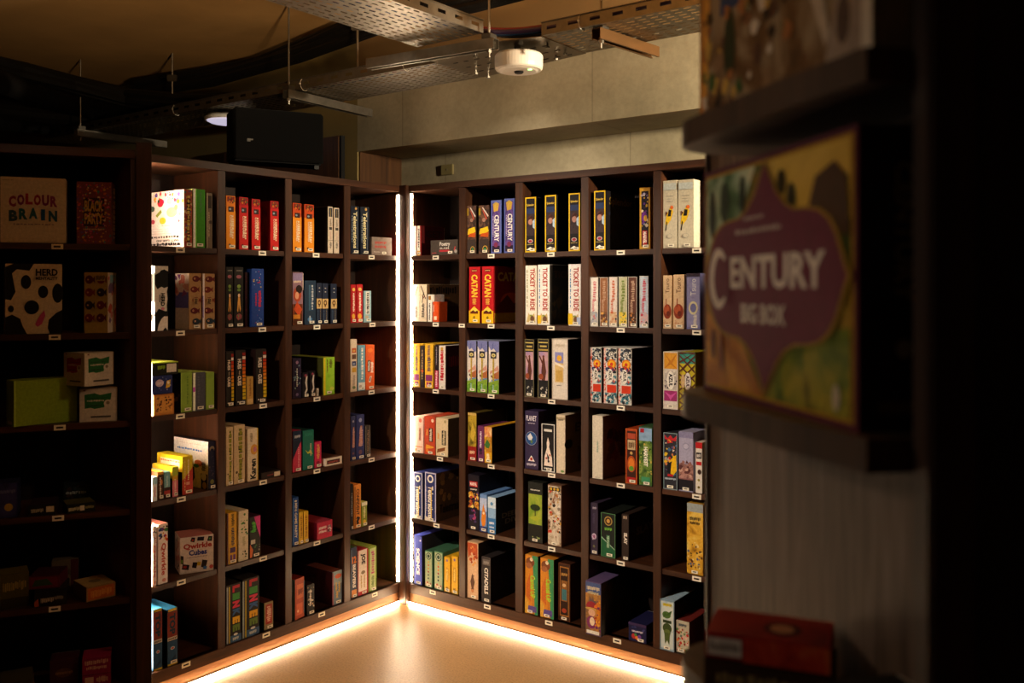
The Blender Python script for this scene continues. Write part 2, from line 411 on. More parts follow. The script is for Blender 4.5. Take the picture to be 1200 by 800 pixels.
# ------------------------------------------------------------------ cable trays, struts, rods
TZ = 2.718
def slot_plate(mb, x0, x1, y0, y1, z, m, px=.05, py=.032, sl=.030, sw=.009, axis='x', sub=True):
    """sheet with rows of real slots"""
    L, W = (x1-x0, y1-y0) if axis == 'x' else (y1-y0, x1-x0)
    nx, ny = max(1, round(L/px)), max(1, round(W/py)); cx, cy = L/nx, W/ny
    P = (lambda a, b: (x0+a, y0+b, z)) if axis == 'x' else (lambda a, b: (x0+b, y0+a, z))
    for i in range(nx):
        for j in range(ny):
            a0, b0 = i*cx, j*cy; a1, b1 = a0+cx, b0+cy
            off = 0
            s0, s1 = a0+(cx-sl)/2+off, a0+(cx+sl)/2+off; t0, t1 = b0+(cy-sw)/2, b0+(cy+sw)/2
            vs = [P(a, b) for a, b in ((a0, b0), (a1, b0), (a1, b1), (a0, b1), (s0, t0), (s1, t0), (s1, t1), (s0, t1))]
            mb.add(vs, [(0, 1, 5, 4), (1, 2, 6, 5), (2, 3, 7, 6), (3, 0, 4, 7)], m)
def tray(x0, x1, y0, y1, label, axis='x', z=TZ):
    root = empty('cable_tray', FR.w(0, 0), FR.a)
    mb = MB(); slot_plate(mb, x0, x1, y0, y1, z, STEEL, axis=axis); mb.build('perforated_base', root, fixn=False)
    def side(a0, a1, c, nrm):
        # side wall with slots, folded lip on top
        m2 = MB(); n = max(1, round((a1-a0)/.1)); st = (a1-a0)/n; h = .05
        for i in range(n):
            p0, p1 = a0+i*st, a0+(i+1)*st; s0, s1 = p0+st*.25, p0+st*.7; z0, z1, t0, t1 = z, z+h, z+.02, z+.034
            P = (lambda a, zz: (a, c, zz)) if axis == 'x' else (lambda a, zz: (c, a, zz))
            m2.add([P(a, b) for a, b in ((p0, z0), (p1, z0), (p1, z1), (p0, z1), (s0, t0), (s1, t0), (s1, t1), (s0, t1))],
                   [(0, 1, 5, 4), (1, 2, 6, 5), (2, 3, 7, 6), (3, 0, 4, 7)], STEEL)
        if axis == 'x': m2.box(a0, a1, c-.006, c+.006, z+h, z+h+.003, STEEL)
        else: m2.box(c-.006, c+.006, a0, a1, z+h, z+h+.003, STEEL)
        m2.build('side_flange', root, fixn=False)
    if axis == 'x': side(x0, x1, y0, -1); side(x0, x1, y1, 1)
    else: side(y0, y1, x0, -1); side(y0, y1, x1, 1)
    return tag(root, label, 'cable tray', 'galvanised cable trays under the ceiling')
tray(-2.75, .80, -.62, -.28, 'perforated steel cable tray running away above the loudspeaker')
tray(1.42, 5.0, -.70, -.37, 'perforated steel cable tray running in front of the concrete beam')
tray(.83, 1.19, -4.2, -.78, 'perforated steel cable tray branching towards the viewer overhead', axis='y', z=TZ+.03)
# junction plate: curved inner edges
root = empty('tray_junction', FR.w(0, 0), FR.a)
poly = [(.80, -.29), (.80, -.62), (.83, -.80), (1.19, -.80), (1.25, -.74), (1.42, -.70), (1.42, -.37)]
mb = MB(); mb.prism(poly, TZ-.004, TZ-.001, plain('bronzed_steel', '6d5f50', rough=.32, metal=.85, var=.2, nscale=14)); mb.build('junction_plate', root)
mb = MB()
for i in range(9):
    for j in range(3): mb.box(.86+i*.06, .885+i*.06, -.58+j*.09, -.573+j*.09, TZ-.0055, TZ-.0041, BLACK)
mb.build('slot_marking', root)
for bx, by in ((.86, -.42), (.86, -.33), (1.0, -.36), (1.3, -.42), (1.38, -.47), (1.38, -.60), (1.05, -.66)):
    mb = MB(); mb.lathe([(.010, -.012), (.010, -.004), (.004, -.004), (.004, .012), (.009, .012), (.009, .018)], STEEL, n=6)
    b = mb.build('bolt', root); b.location = (bx, by, TZ-.012)
tag(root, 'flat steel junction plate joining three cable trays, bolts hanging below', 'tray junction')
def strut(xa, ya, xb, yb, z, label, rods=(), m=STEEL):
    """slotted C-channel with hanging threaded rods"""
    a, b = Vector((xa, ya)), Vector((xb, yb)); d = b-a; L = d.length
    root = empty('support_strut', FR.w(xa, ya, z), FR.a+math.atan2(d.y, d.x))
    mb = MB(); w = .0205; hh = .021; t = .0025
    mb.box(0, L, -w, w, hh*2-t, hh*2, m); mb.box(0, L, -w, -w+t, 0, hh*2-t, m); mb.box(0, L, w-t, w, 0, hh*2-t, m)
    mb.box(0, L, -w+t, -w+.009, 0, t, m); mb.box(0, L, w-.009, w-t, 0, t, m); mb.build('channel', root)
    for q in rods:
        r = MB(); r.tube([(q, 0, -.03), (q, 0, ZC-z)], .0048, STEEL, n=8); r.build('threaded_rod', root)
        r = MB(); r.lathe([(.011, -.012), (.011, 0), (.006, 0), (.006, .003)], STEEL, c=(q, 0), n=6); r.build('nut', root)
        r = MB(); r.box(q-.022, q+.022, -.024, .024, hh*2, hh*2+.02, DARKSTEEL, bev=.002); r.build('clamp_plate', root)
    return tag(root, label, 'strut', 'strut channels carrying the cable trays')
strut(-.15, -.68, -.19, -.06, TZ-.048, 'steel strut under the cable tray just above the loudspeaker', rods=(.02,))
strut(-2.1, -.72, -2.1, .0-.1, TZ-.048, 'steel strut under the far end of the tray above the unlit bookcase', rods=(.03,))
strut(.62, -.86, 1.27, -.80, TZ-.05, 'steel strut at the tray junction above the round ceiling fitting', rods=(.62,))
strut(1.66, -.68, 1.706, -.29, TZ-.048, 'strut with painted orange light under the tray before the concrete beam', rods=(.03,), m=plain('light_tinted_steel', '7d5a38', rough=.35, metal=.85))  # orange light on this strut is mixed into its steel colour
strut(2.15, -.74, 2.15, -.30, TZ-.048, 'strut under the tray end beside the near display unit', rods=(.03,))
def rod(p, z0, label):
    root = empty('hanging_rod', (p[0], p[1], z0))
    mb = MB(); mb.tube([(0, 0, 0), (0, 0, ZC-z0)], .006, STEEL, n=8); mb.build('threaded_rod', root)
    mb = MB(); mb.box(-.03, .03, -.012, .012, .2, .24, DARKSTEEL, bev=.004); mb.build('pipe_clip', root)
    tag(root, label, 'hanging rod')
def at(px, py, z):
    D = (z-EYE)*F/(HY-py); return Vector(((px-CX)/F*D, D, z))
p = at(419, 84, TZ+.05); rod(p, TZ+.05, 'threaded rod with clip hanging between ceiling and cable tray')
p = at(202, 134, TZ+.06); rod(p, TZ+.06, 'thin dark rod hanging over the tray above the unlit bookcase')

# cables lying in the trays
def cable(pts, r, m, label, name='cable', n=10, world=False, group=None):
    P = [Vector(p) if world else FR.w(*p) for p in pts]
    # smooth
    Q = []
    for i in range(len(P)-1):
        p0, p1, p2, p3 = P[max(0, i-1)], P[i], P[i+1], P[min(len(P)-1, i+2)]
        for k in range(6):
            t = k/6; Q.append(.5*((2*p1)+(-p0+p2)*t+(2*p0-5*p1+4*p2-p3)*t*t+(-p0+3*p1-3*p2+p3)*t**3))
    Q.append(P[-1])
    mb = MB(); mb.tube(Q, r, m, n=n); o = mb.build(name); tag(o, label, 'cable', group or 'data cables lying in the trays'); return o
cols = [('3a2b52', 'purple'), ('7c2330', 'red'), ('23406e', 'blue'), ('2a6a5a', 'green'), ('6a6660', 'grey')]
for i, (c, nm) in enumerate(cols):
    y = -.66+i*.018; z = TZ+.030+(i % 2)*.012
    cable([(5.0, y, z), (3.0, y, z+.01), (1.9, y+.005, z+.016), (1.45, y+.01, z+.012), (1.15, y-.02, z+.035), (.98+.02*i, -.95, z+.05), (.9+.02*i, -1.6, z+.045), (.9+.02*i, -4.0, z+.045)], .0095, plain('cable_'+nm, c, rough=.45),
          nm+' data cable curving from the beam-side tray into the branch tray')
for i, (c, nm) in enumerate(cols[:3]):
    y = -.585+i*.03; z = TZ+.018
    cable([(-2.7, y, z), (-1.2, y+.006, z+.006), (-.2, y, z), (.6, y, z+.01), (.95, y-.06, z+.03)], .010, plain('cable_'+nm, c, rough=.45),
          nm+' data cable in the tray above the loudspeaker')
for i, (x, y0) in enumerate(((1.6, -.70), (2.45, -.70), (3.4, -.70), (-1.2, -.62), (-.1, -.62), (.6, -.62))):
    root = empty('cable_tie', FR.w(x, y0, TZ), FR.a); mb = MB()
    mb.tube([(0, .018+.028*math.cos(t), .026+.032*math.sin(t)) for t in [6.2832*k/16 for k in range(17)]], .0017, plain('white_nylon', 'd8d2c6', rough=.4), n=6, cap=False)
    mb.build('strap', root); mb = MB(); mb.box(-.003, .003, -.016, -.008, .022, .029, plain('white_nylon', 'd8d2c6')); mb.build('tie_head', root)
    tag(root, 'white nylon tie round the cables on the '+('beam' if i < 3 else 'loudspeaker')+'-side tray', 'cable tie', 'cable ties on the '+('beam' if i < 3 else 'loudspeaker')+' side tray')
# black insulated pipes and cable bundles hugging the ceiling
def run(px, z, r, label, name='insulated_pipe', cat='pipe', n=5, seed=1):
    root = None; rg = random.Random(seed)
    px = [q if len(q) == 3 else (q[0], q[1], z) for q in px]; root = empty(name, at(*px[0])); base = root.location.copy()
    for j in range(n):
        a = 6.283*j/n; off = Vector((0, math.cos(a), math.sin(a)))*r*.62
        P = [at(x, y, zz)-base+off+Vector((rg.uniform(-.006, .006), rg.uniform(-.006, .006), rg.uniform(-.006, .006))) for x, y, zz in px]
        mb = MB(); mb.tube(P, r*.55, CABLEK, n=8); mb.build('cable_strand', root)
    return tag(root, label, cat)
run([(640, -20), (560, 3), (450, 27), (400, 45), (350, 64), (250, 92), (160, 107), (90, 118)], 3.02, .042, 'thick black cable bundle slung under the ceiling behind the trays', 'cable_bundle', 'cable bundle')
run([(520, 2), (450, 14), (400, 32), (350, 55), (300, 73), (250, 84), (160, 98)], 3.06, .030, 'second black cable bundle strapped above the thick one', 'cable_bundle', 'cable bundle', n=4, seed=4)
run([(-40, 68, 3.0), (30, 84, 3.0), (90, 100, 2.98), (150, 114, 2.92), (215, 121, 2.85), (280, 120, 2.81), (335, 121, 2.78)], 2.98, .055, 'black cable bundle crossing low over the unlit bookcase', 'cable_bundle', 'cable bundle', n=5, seed=5)
def duct(px, z, r, label):
    root = empty('ceiling_duct', at(px[0][0], px[0][1], z)); b = root.location.copy()
    P = [at(x, y, z)-b for x, y in px]; mb = MB(); mb.tube(P, r, CABLEK, n=24); mb.build('duct_sleeve', root)
    for i in (1, 2):
        mb = MB(); d = (P[i+1]-P[i]).normalized(); mb.tube([P[i], P[i]+d*.04], r*1.05, BLACK, n=24); mb.build('joint_band', root)
    tag(root, label, 'duct')
duct([(-120, 118), (-30, 128), (60, 137), (110, 140), (160, 142)], 2.86, .12, 'black round duct in the dark above the unlit bookcase')
duct([(-60, 60), (-10, 92), (45, 112), (110, 128), (190, 122)], 2.90, .07, 'slim black duct slanting down from the dark ceiling corner')

# round white fitting under the junction plate
p = at(608, 70, 2.665)
root = empty('ceiling_fitting', (p.x, p.y, 2.62)); W = plain('warm_white_plastic', 'e6ddd0', rough=.4, var=.03)
mb = MB(); mb.lathe([(.092, .0), (.098, .006), (.100, .02), (.100, .058), (.094, .066), (.05, .066), (.05, .07)], W, n=48); fb = mb.build('body', root)
mb = MB(); mb.lathe([(.07, -.004), (.085, .001), (.086, .004)], W, n=48); mb.build('lens_ring', root)
mb = MB(); mb.lathe([(.016, -.012), (.02, -.006), (.02, 0)], BLACK, n=16); mb.build('sensor_eye', fb)
mb = MB(); mb.lathe([(.009, -.007), (.009, -.003)], glow('green_pilot', (.25, 1, .2, 1), 3.0), c=(.045, -.04), n=12); mb.build('pilot_light', fb)
mb = MB(); mb.tube([(0, 0, .068), (0, 0, TZ-2.62-.004)], .02, STEEL, n=12); mb.build('mount', root)
tag(root, 'round white ceiling fitting with green pilot light under the tray junction', 'ceiling fitting')
# pale disc lamp behind the loudspeaker
p = at(268, 137, 2.70)
root = empty('disc_lamp', (p.x, p.y, 2.67))
mb = MB(); mb.lathe([(.04, .045), (.12, .035), (.135, .02), (.13, .006)], W, n=40); mb.build('housing', root)
mb = MB(); mb.lathe([(.12, .004), (.10, -.006), (.02, -.010)], glow('disc_diffuser', (.86, .78, 1, 1), .55), n=40); mb.build('diffuser', root)
tag(root, 'pale round disc lamp peeping out beside the loudspeaker', 'lamp')
# loudspeaker
D = 4.80; xs = (327.5-CX)/F*D
root = empty('loudspeaker', (xs, D, 2.375), R(27)); SPK = plain('matt_black_cabinet', '060505', rough=.7, spec=.12)
mb = MB(); mb.box(-.235, .235, -.0, .2, 0, .275, SPK, bev=.012); mb.build('cabinet', root)
mb = MB(); mb.box(-.228, .228, -.012, 0, .007, .268, plain('black_grille', '070606', rough=.85, spec=.1, bump=.4, bscale=300), bev=.005); gr = mb.build('grille', root)
mb = MB(); mb.box(-.168, -.138, -.0135, -.012, .105, .113, card('6a6660')); mb.box(-.168, -.150, -.0135, -.012, .098, .1035, card('6a6660')); mb.build('maker_badge', gr)
mb = MB(); mb.tube([(0, .2, .14), (0, .34, .15), (.02, .70, .15)], .018, BLACK); mb.build('wall_arm', root)
mb = MB(); mb.box(.19, .215, .02, .05, -.02, .0, BLACK); mb.build('bracket_foot', root)
tag(root, 'black wall-mounted loudspeaker above the bookcase', 'loudspeaker')

# ------------------------------------------------------------------ the games on the shelves
ORD = ['top shelf', 'second shelf', 'third shelf', 'fourth shelf', 'fifth shelf', 'bottom shelf']
BAYN = {'R': ['beam side corner bay', 'beam side second bay', 'beam side third bay', 'beam side fourth bay', 'beam side end bay'],
        'L': ['loudspeaker side corner bay', 'loudspeaker side second bay', 'loudspeaker side third bay', 'loudspeaker side end bay'],
        'U': ['unlit bookcase']}
FRM = {'R': (FR, bayR), 'L': (FL, bayL), 'U': (FU, bayU)}
GRP = {'R': 'board game boxes in the beam-side bookcase', 'L': 'board game boxes in the loudspeaker-side bookcase', 'U': 'board game boxes in the unlit bookcase'}
def put(k, bay, sh, x0, x1, yt, look, base, front=(), d=None, inset=.012, dz=0, rz=0, h=None, w=None, group=None, **kw):
    fr, bays = FRM[k]
    u0, u1 = fr.u(x0, inset), fr.u(x1, inset); uc = (u0+u1)/2; D = fr.depth(uc, inset)
    z0 = SH[sh]+dz+.0004; hh = h or EYE+(HY-yt)/F*D-z0; ww = w or (u1-u0)-.0012
    a, b = bays[bay]
    if inset > 0 and not rz:
        if u0 < a+.0015: ww -= a+.0015-u0; uc += (a+.0015-u0)/2
        if u1 > b-.0015: ww -= u1-b+.0015; uc -= (u1-b+.0015)/2
    if hh > .33 or hh < .01: print('H', round(hh, 3), look)
    dd = d or min(.295, max(.12, hh))
    o = game_box(ww, dd, hh, base, front, **kw)
    o.location = fr.w(uc, inset, z0); o.rotation_euler = (0, 0, fr.a+R(rz))
    tag(o, f"{look}, {ORD[sh]}, {BAYN[k][bay]}", 'game box', group or GRP[k])
    return o
T = lambda s, x0, y0, x1, y1, c, d='d', b=.02: ('t', s, x0, y0, x1, y1, c, d, b)
S = lambda x0, y0, x1, y1, c, d='v', seed=1: ('s', x0, y0, x1, y1, c, d, seed)
r = lambda x0, y0, x1, y1, c: ('r', x0, y0, x1, y1, c)
def e(cx, cy, rx, c, ry=None): return ('e', cx, cy, rx, c) if ry is None else ('e', cx, cy, rx, c, ry)
def fr_(t, c): return ('f', t, c)
def dd(n, seed, sz, cols, x0=.03, y0=.02, x1=.97, y1=.98): return ('d', n, seed, x0, y0, x1, y1, sz, cols)

# === beam side, corner bay
put('R', 0, 0, 484.2, 487.6, 265, 'thin white box beside the glowing strip', 'efe9e2', [S(.3, .2, .7, .8, 'a02020')], d=.2, st=False)
put('R', 0, 0, 488.3, 493.5, 264.5, 'white and red striped spine, dark red cover', 'a01c1c', [r(.12, 0, .75, 1, 'f2ece2'), S(.25, .28, .65, .9, '303030', seed=5), r(.1, 0, .8, .16, 'e0b050')],
    right=[T('GET', .2, .62, .9, .85, '2c1c18', 'h'), S(.2, .42, .9, .54, '3a201c', 'h', 3), S(.2, .22, .9, .34, '3a201c', 'h', 4)], rightc='4a0f10', d=.19)
put('R', 0, 0, 504.5, 536.5, 281, 'low taupe box with white lettering, red band', '4c443e', [T('Poetry', .34, .52, .72, .86, 'e8e2d8', 'h'), T('SLAM', .34, .38, .68, .50, 'd8d0c6', 'h'), r(.33, .20, .70, .33, 'b8323a'), S(.06, .08, .22, .18, 'b8484a', 'h', 2), e(.93, .22, .05, 'a8a098'), ('p', 'c84040', [.86, .3, .90, .55, .93, .52, .90, .28])],
    d=.12, inset=.008, stx=.74)
put('R', 0, 1, 484.3, 491.6, 333, 'pale box with grey twig drawing beside the strip', 'f2ead8', [('p', 'b8a888', [.2, .7, .7, .95, .8, .93, .3, .66]), S(.3, .1, .7, .4, '5a5248')], d=.24, st=False)
put('R', 0, 1, 492, 500, 333, 'cream box with dark twig, brown cover', 'ead9bc', [('p', '4a3a28', [.1, .95, .2, .97, .9, .62, .8, .6]), ('p', '8a4a38', [.2, .75, .5, .60, .8, .70, .5, .66]), ('p', '4a3a28', [.5, .8, .62, .8, .4, .5, .3, .5]), T('Camille', .25, .1, .75, .48, '3a302a', 'd') if False else S(.25, .1, .75, .48, '3a302a')],
    right=[S(.1, .72, .9, .95, '14100c', 'h', 9), S(.3, .6, .7, .66, '8a5a30', 'h', 2), r(0, 0, 1, .4, '4a1a16')], rightc='5a4028', d=.28, inset=.012, st=False)
put('R', 0, 1, 501, 506.2, 345, 'slim white box with brown square picture', 'f0ebdf', [r(.2, .8, .8, .95, '9a6a30'), S(.3, .06, .7, .68, '403830')], d=.10, inset=.008, st=False)
put('R', 0, 1, 507, 512.6, 353.5, 'small orange box beside the slim white one', 'd8501e', [S(.1, .5, .35, .85, 'f0e0d0'), r(.3, .1, .9, .28, 'f0d8c0')], d=.08, inset=.008, st=False)
yel = [r(.0, 0, 1, 1, 'e0b030'), S(.3, .74, .7, .97, '5a3a60'), S(.25, .38, .75, .72, '40305a', seed=7), r(.08, .16, .92, .30, '7a2a6a'), r(.2, .02, .45, .13, 'b03a70'), r(.52, .02, .8, .13, '6a2a60')]
put('R', 0, 2, 484.4, 491.8, 403, 'yellow spine with purple blocks beside the glowing strip', 'e0b030', yel, group='matching yellow and purple games on the beam side')
put('R', 0, 2, 492.4, 497.4, 405, 'narrow near-black spine between two yellow ones', '241c22', [S(.3, .2, .7, .9, 'a08a5a'), e(.5, .4, .3, 'b85a2a')], st=False)
put('R', 0, 2, 498, 507.6, 403, 'yellow spine with purple blocks, farther from strip', 'e0b030', yel, group='matching yellow and purple games on the beam side', leftc='2a2024')
put('R', 0, 2, 509.4, 513.8, 404, 'narrow black spine with crimson foot', '1e181c', [r(0, 0, 1, .42, 'b02848'), S(.2, .05, .8, .4, 'e8c8d0'), S(.3, .55, .7, .95, '8a8084')], st=False)
put('R', 0, 2, 514.2, 522, 405, 'white spine with red patterned lettering, dark cover', 'd8cfc6', [S(.2, .2, .8, .9, 'a82028', seed=11), S(.3, .25, .72, .86, 'c03038', seed=12), e(.5, .93, .2, 'c89a30')], rightc='2a0d10', right=[S(.1, .5, .8, .8, '5a1418', 'h')], d=.27)
put('R', 0, 3, 484.4, 496.2, 488, 'pale pink box beside the glowing strip', 'efc8b8', [e(.7, .9, .15, 'd87060'), r(.55, .34, .80, .70, 'd89a80'), S(.58, .36, .76, .68, '6a4038'), r(.2, .16, .9, .19, 'd88a60'), e(.3, .08, .12, 'c07a50')], d=.2)
put('R', 0, 3, 497, 509.8, 488, 'brick red box with dark block lettering', 'c0452a', [e(.78, .90, .12, 'e8d0b8'), r(.45, .34, .80, .70, '2c2420'), S(.5, .36, .75, .68, 'e0d0c0'), S(.2, .5, .35, .66, 'e8b040'), ('p', 'e0a030', [.15, .14, .2, .26, .9, .22, .85, .18]), e(.3, .1, .12, 'e08030')], d=.2)
put('R', 0, 3, 510.6, 525, 490, 'beige box with black block lettering, tan cover', 'd8c29c', [e(.78, .92, .1, 'a8946c'), r(.5, .3, .85, .68, '201c18'), S(.55, .32, .8, .66, 'd8c29c'), S(.15, .45, .3, .6, 'd88a30'), ('p', '7a4a28', [.1, .08, .15, .18, .8, .25, .75, .16])], rightc='4a3a26', right=[e(.7, .5, .12, '6a3020')], d=.22)
tel = [fr_(.08, 'c8bfd8'), T('Telestrations', .28, .06, .75, .72, 'f0e8d8', 'd', .03), r(.55, .05, .62, .7, 'd8b040'), S(.08, .2, .2, .7, '8a94b8'), e(.5, .87, .28, 'e8e0d8'), e(.5, .87, .16, '2a3470'), ('p', 'd8cfc4', [0, 0, .9, 0, 0, .1])]
put('R', 0, 4, 484.6, 495, 553.5, 'navy spine with cream script beside the strip', '28306a', tel, group='navy and cream script games on the beam side')
put('R', 0, 4, 498, 511, 553.5, 'navy spine with cream script, brown sketch cover', '28306a', tel, rightc='4a3420', right=[('d', 30, 2, .05, .4, .95, .9, .07, ['6a4a2a', '3a2a1a', '7a5a30']), T('Telestrations', .1, .15, .92, .34, '1c140e', 'h')], d=.27, group='navy and cream script games on the beam side')
put('R', 0, 5, 485.6, 494.4, 627, 'tall periwinkle spine with white capitals', '4a54b8', [T('SCIENCE', .26, .20, .70, .74, 'f4f0ea', 'd', .05), e(.8, .9, .1, 'e8e4f0'), r(0, .0, .06, 1, 'a0a8e0')], rightc='3a3638', d=.26)
grn = [r(.04, .02, .96, .97, '98aa88'), e(.5, .86, .36, '2c3c34'), e(.5, .86, .28, '98a890'), e(.5, .86, .18, '2c4438')]+[e(.5, .70-.09*i, .10, q) for i, q in enumerate(('c89a38', 'b8502c', 'c87a28', '8a2c30', '3a4a48', '2c3a40'))]+[r(.1, .05, .9, .14, 'b8a888'), ('d', 8, 2, .15, .05, .85, .14, .12, ['3a4438', 'a85a48', 'd8ccb0'])]
put('R', 0, 5, 498, 506.6, 645.5, 'sage green spine with round badge, nearer the corner', '5a8a6c', grn, d=.24, topc='3f6a50')
put('R', 0, 5, 509, 518.8, 646.5, 'sage green spine with round badge, farther from corner', '5a8a6c', grn, d=.24, topc='3f6a50')
ylw = [r(.3, .30, .7, .70, 'b88a20'), S(.38, .34, .62, .66, 'f0d878'), e(.5, .9, .16, '7a5a90'), S(.3, .08, .7, .16, '6a4a18', 'h')]
put('R', 0, 5, 520.4, 527.6, 652.5, 'mustard yellow small box, nearer the corner', 'd8a820', ylw, d=.2)
put('R', 0, 5, 529, 536.6, 651.5, 'mustard yellow small box, nearer the divider', 'd8a820', ylw, d=.2)

# === beam side, second bay
dk = [r(0, 0, 1, 1, 'N30:2a201c,3c2c26,6a4a3a,1a1412'), ('p', 'd8c8c0', [.3, .96, .4, .96, .95, .78, .85, .76]), ('p', 'b84a38', [.35, .9, .45, .9, .8, .72, .7, .7]), r(0, .8, .18, .95, 'a08020'), e(.5, .7, .16, 'a07868'), e(.5, .45, .42, '8a6018', .07), ('p', 'e8c020', [.05, .40, .15, .52, .85, .56, .95, .46, .6, .42]), ('p', 'c05018', [.1, .36, .9, .34, .95, .44, .3, .42]),
      r(.05, .05, .95, .30, '3a2e2a'), e(.62, .1, .24, 'c8a020'), e(.62, .1, .18, '281c40'), e(.62, .1, .08, '3a9a40')]
put('R', 1, 0, 546, 558.2, 241, 'dark painted spine with yellow splash, nearer corner', '2c221e', dk, group='matching dark games with a yellow splash')
put('R', 1, 0, 561, 573.6, 240.5, 'dark painted spine with yellow splash, second along', '2c221e', dk, group='matching dark games with a yellow splash')
cen = [r(.12, .03, .88, .95, 'N22:4a3a78,6a4a90,3a3068,8a6a9a'), ('p', 'c8a040', [.2, .93, .5, .97, .8, .93, .7, .80, .3, .78]), T('CENTURY', .34, .22, .80, .72, 'f0ece6', 'd', .03), S(.2, .32, .28, .7, 'c8c0e0'), r(.12, .03, .88, .14, '2c1c34'), e(.5, .16, .2, '7a3050')]
put('R', 1, 0, 575.2, 587.4, 234.5, 'violet spine with white capitals, nearer the corner', '5a68b0', cen, group='matching violet games on the beam side')
put('R', 1, 0, 590.6, 603, 232.5, 'violet spine with white capitals, beside the divider', '5a68b0', cen, group='matching violet games on the beam side')
cat = [T('CATAN', .22, .46, .80, .86, 'f2c638', 'd', .035), e(.5, .93, .28, '7a1418', .03), S(.28, .92, .72, .94, 'e8c070', 'h'), S(.3, .33, .7, .44, 'e8b048', seed=8), r(0, 0, 1, .22, 'e8b81c'), ('p', 'e8b81c', [0, .2, .5, .30, 1, .2]), e(.5, .22, .32, 'f0d050', .05), r(.15, .165, .85, .195, '6a2a10'), ('p', '4a1c10', [.15, .195, .4, .23, .6, .2, .8, .225, .85, .195]), e(.5, .10, .1, '8a6a10')]
put('R', 1, 1, 549.6, 562.4, 312.5, 'crimson spine with golden capitals, nearer the corner', 'b81820', cat, group='matching crimson games with golden capitals')
put('R', 1, 1, 564.8, 578.4, 312, 'crimson spine with golden capitals, shadowed red cover', 'b81820', cat, rightc='7a1014', right=[T('CATAN', .12, .74, .9, .9, 'c09a30', 'h', .03), e(.5, .38, .3, 'b8481c', .16), r(.02, .02, .98, .18, 'a8801c'), ('p', '5a1a10', [.1, .3, .4, .5, .6, .34, .9, .46, .9, .2, .1, .2])], d=.29, group='matching crimson games with golden capitals')  # second cover: shade is mixed into its darker reds and golds
lan = [r(0, 0, 1, 1, 'd8ccc4'), ('p', '7478ac', [0, 1, 0, .90, .25, .82, .5, .86, .8, .78, 1, .80, 1, 1]), ('p', 'e4dcd8', [.02, .84, .22, .80, .2, .74, .02, .76]), ('p', 'a8643c', [.30, .30, 1, .27, 1, .44, .7, .40, .4, .36]), ('p', 'c89080', [.1, .36, .5, .42, 1, .44, .9, .54, .5, .46, .15, .42]), ('p', '5a80b8', [0, .22, 1, .24, 1, .29, .5, .27, 0, .26]), r(0, 0, 1, .22, 'N30:2c5a20,5a8a2c,8aaa38,3a6a20'), ('p', '7a9a30', [0, .18, .5, .24, 1, .27, 1, .18]), ('p', 'd8d4cc', [.05, .2, .3, .24, .2, .36, .1, .38]), e(.3, .33, .07, '5a3430', .02), e(.42, .30, .06, '5a3430', .015), r(.22, .67, .78, .80, '2a2a38'), e(.5, .73, .2, 'd8c880', .035), e(.5, .725, .1, '8a7a40', .018), r(.42, .24, .56, .67, 'c8b038'), S(.44, .26, .54, .66, '8a7420'), S(.38, .86, .5, .95, '4a5484', seed=2), S(.4, .05, .55, .17, 'a8c8d0', seed=3)]
for i, (a, b) in enumerate(((546.6, 558.2), (559.6, 571.2), (572.6, 584.8))):
    put('R', 1, 2, a, b, 399+(.3*i), ['meadow landscape spine with yellow lettering, nearest corner', 'meadow landscape spine with yellow lettering, middle of three', 'meadow landscape spine with yellow lettering, farthest from corner'][i], '9aa0b8', lan, rightc='1e1a18', group='three matching meadow landscape games')
put('R', 1, 3, 548.4, 558.4, 483.5, 'tall olive and gold spine with red foot', '5a4a1c', [r(0, .3, 1, .95, 'N16:3a3010,7a6a1c,b89a30,4a3810'), ('p', 'c8a83a', [.5, .8, .9, .6, .6, .4, .3, .5]), r(0, 0, 1, .3, '8a1c18'), S(.2, .14, .8, .22, 'e8c8a0', 'h'), r(0, .95, 1, 1, 'c8a860')], d=.26, rightc='241a10')
put('R', 1, 3, 559.6, 567.2, 499, 'plum purple spine with pale script', '6a2c5a', [S(.32, .4, .68, .85, 'e0d0e0'), T('Concordia', .3, .42, .7, .9, 'd8c4d8', 'd') if False else S(.3, .2, .7, .3, '2a1420', 'h'), e(.5, .33, .25, '2a1a3a', .04)], d=.22)
put('R', 1, 3, 567.6, 576.4, 500, 'yellow sunny painted spine beside the plum one', 'd8a020', [r(0, .7, 1, 1, 'N30:e8d8a0,d87a30,90a0b0'), r(0, .3, 1, .72, 'N30:e0a820,a86a18,e8c850'), ('p', '3a6a30', [0, .5, .4, .66, .8, .52, .6, .4, .2, .42]), S(.25, .06, .75, .26, 'f4e8c0', seed=4)], d=.26, rightc='1a1610')
put('R', 1, 4, 548.4, 561.6, 556, 'black spine with red badge and gold dots', '1a1520', [r(.15, .78, .85, .88, 'b01c1c'), T('MARVEL', .2, .80, .8, .86, 'f0ece6', 'h', .03), S(.2, .72, .8, .75, 'e0d8d0', 'h'), ('d', 50, 5, .08, .40, .92, .68, .12, ['d8a030', 'b07020', 'f0d070', 'a83a28', '5a3a70']), ('d', 16, 6, .2, .14, .8, .36, .12, ['4a2a60', 'a04070', '3a3060'])], d=.26, stx=.5)
put('R', 1, 4, 562.2, 570.6, 579, 'sky blue spine with orange figure artwork', '6a90c8', [r(0, .55, 1, .9, 'b0c0e0'), ('p', 'd88020', [.3, .5, .5, .75, .9, .45, .8, .2, .4, .1, .2, .3]), e(.55, .5, .15, 'f0d8b0'), r(0, 0, 1, .15, '2a3a78')], d=.22, st=True)
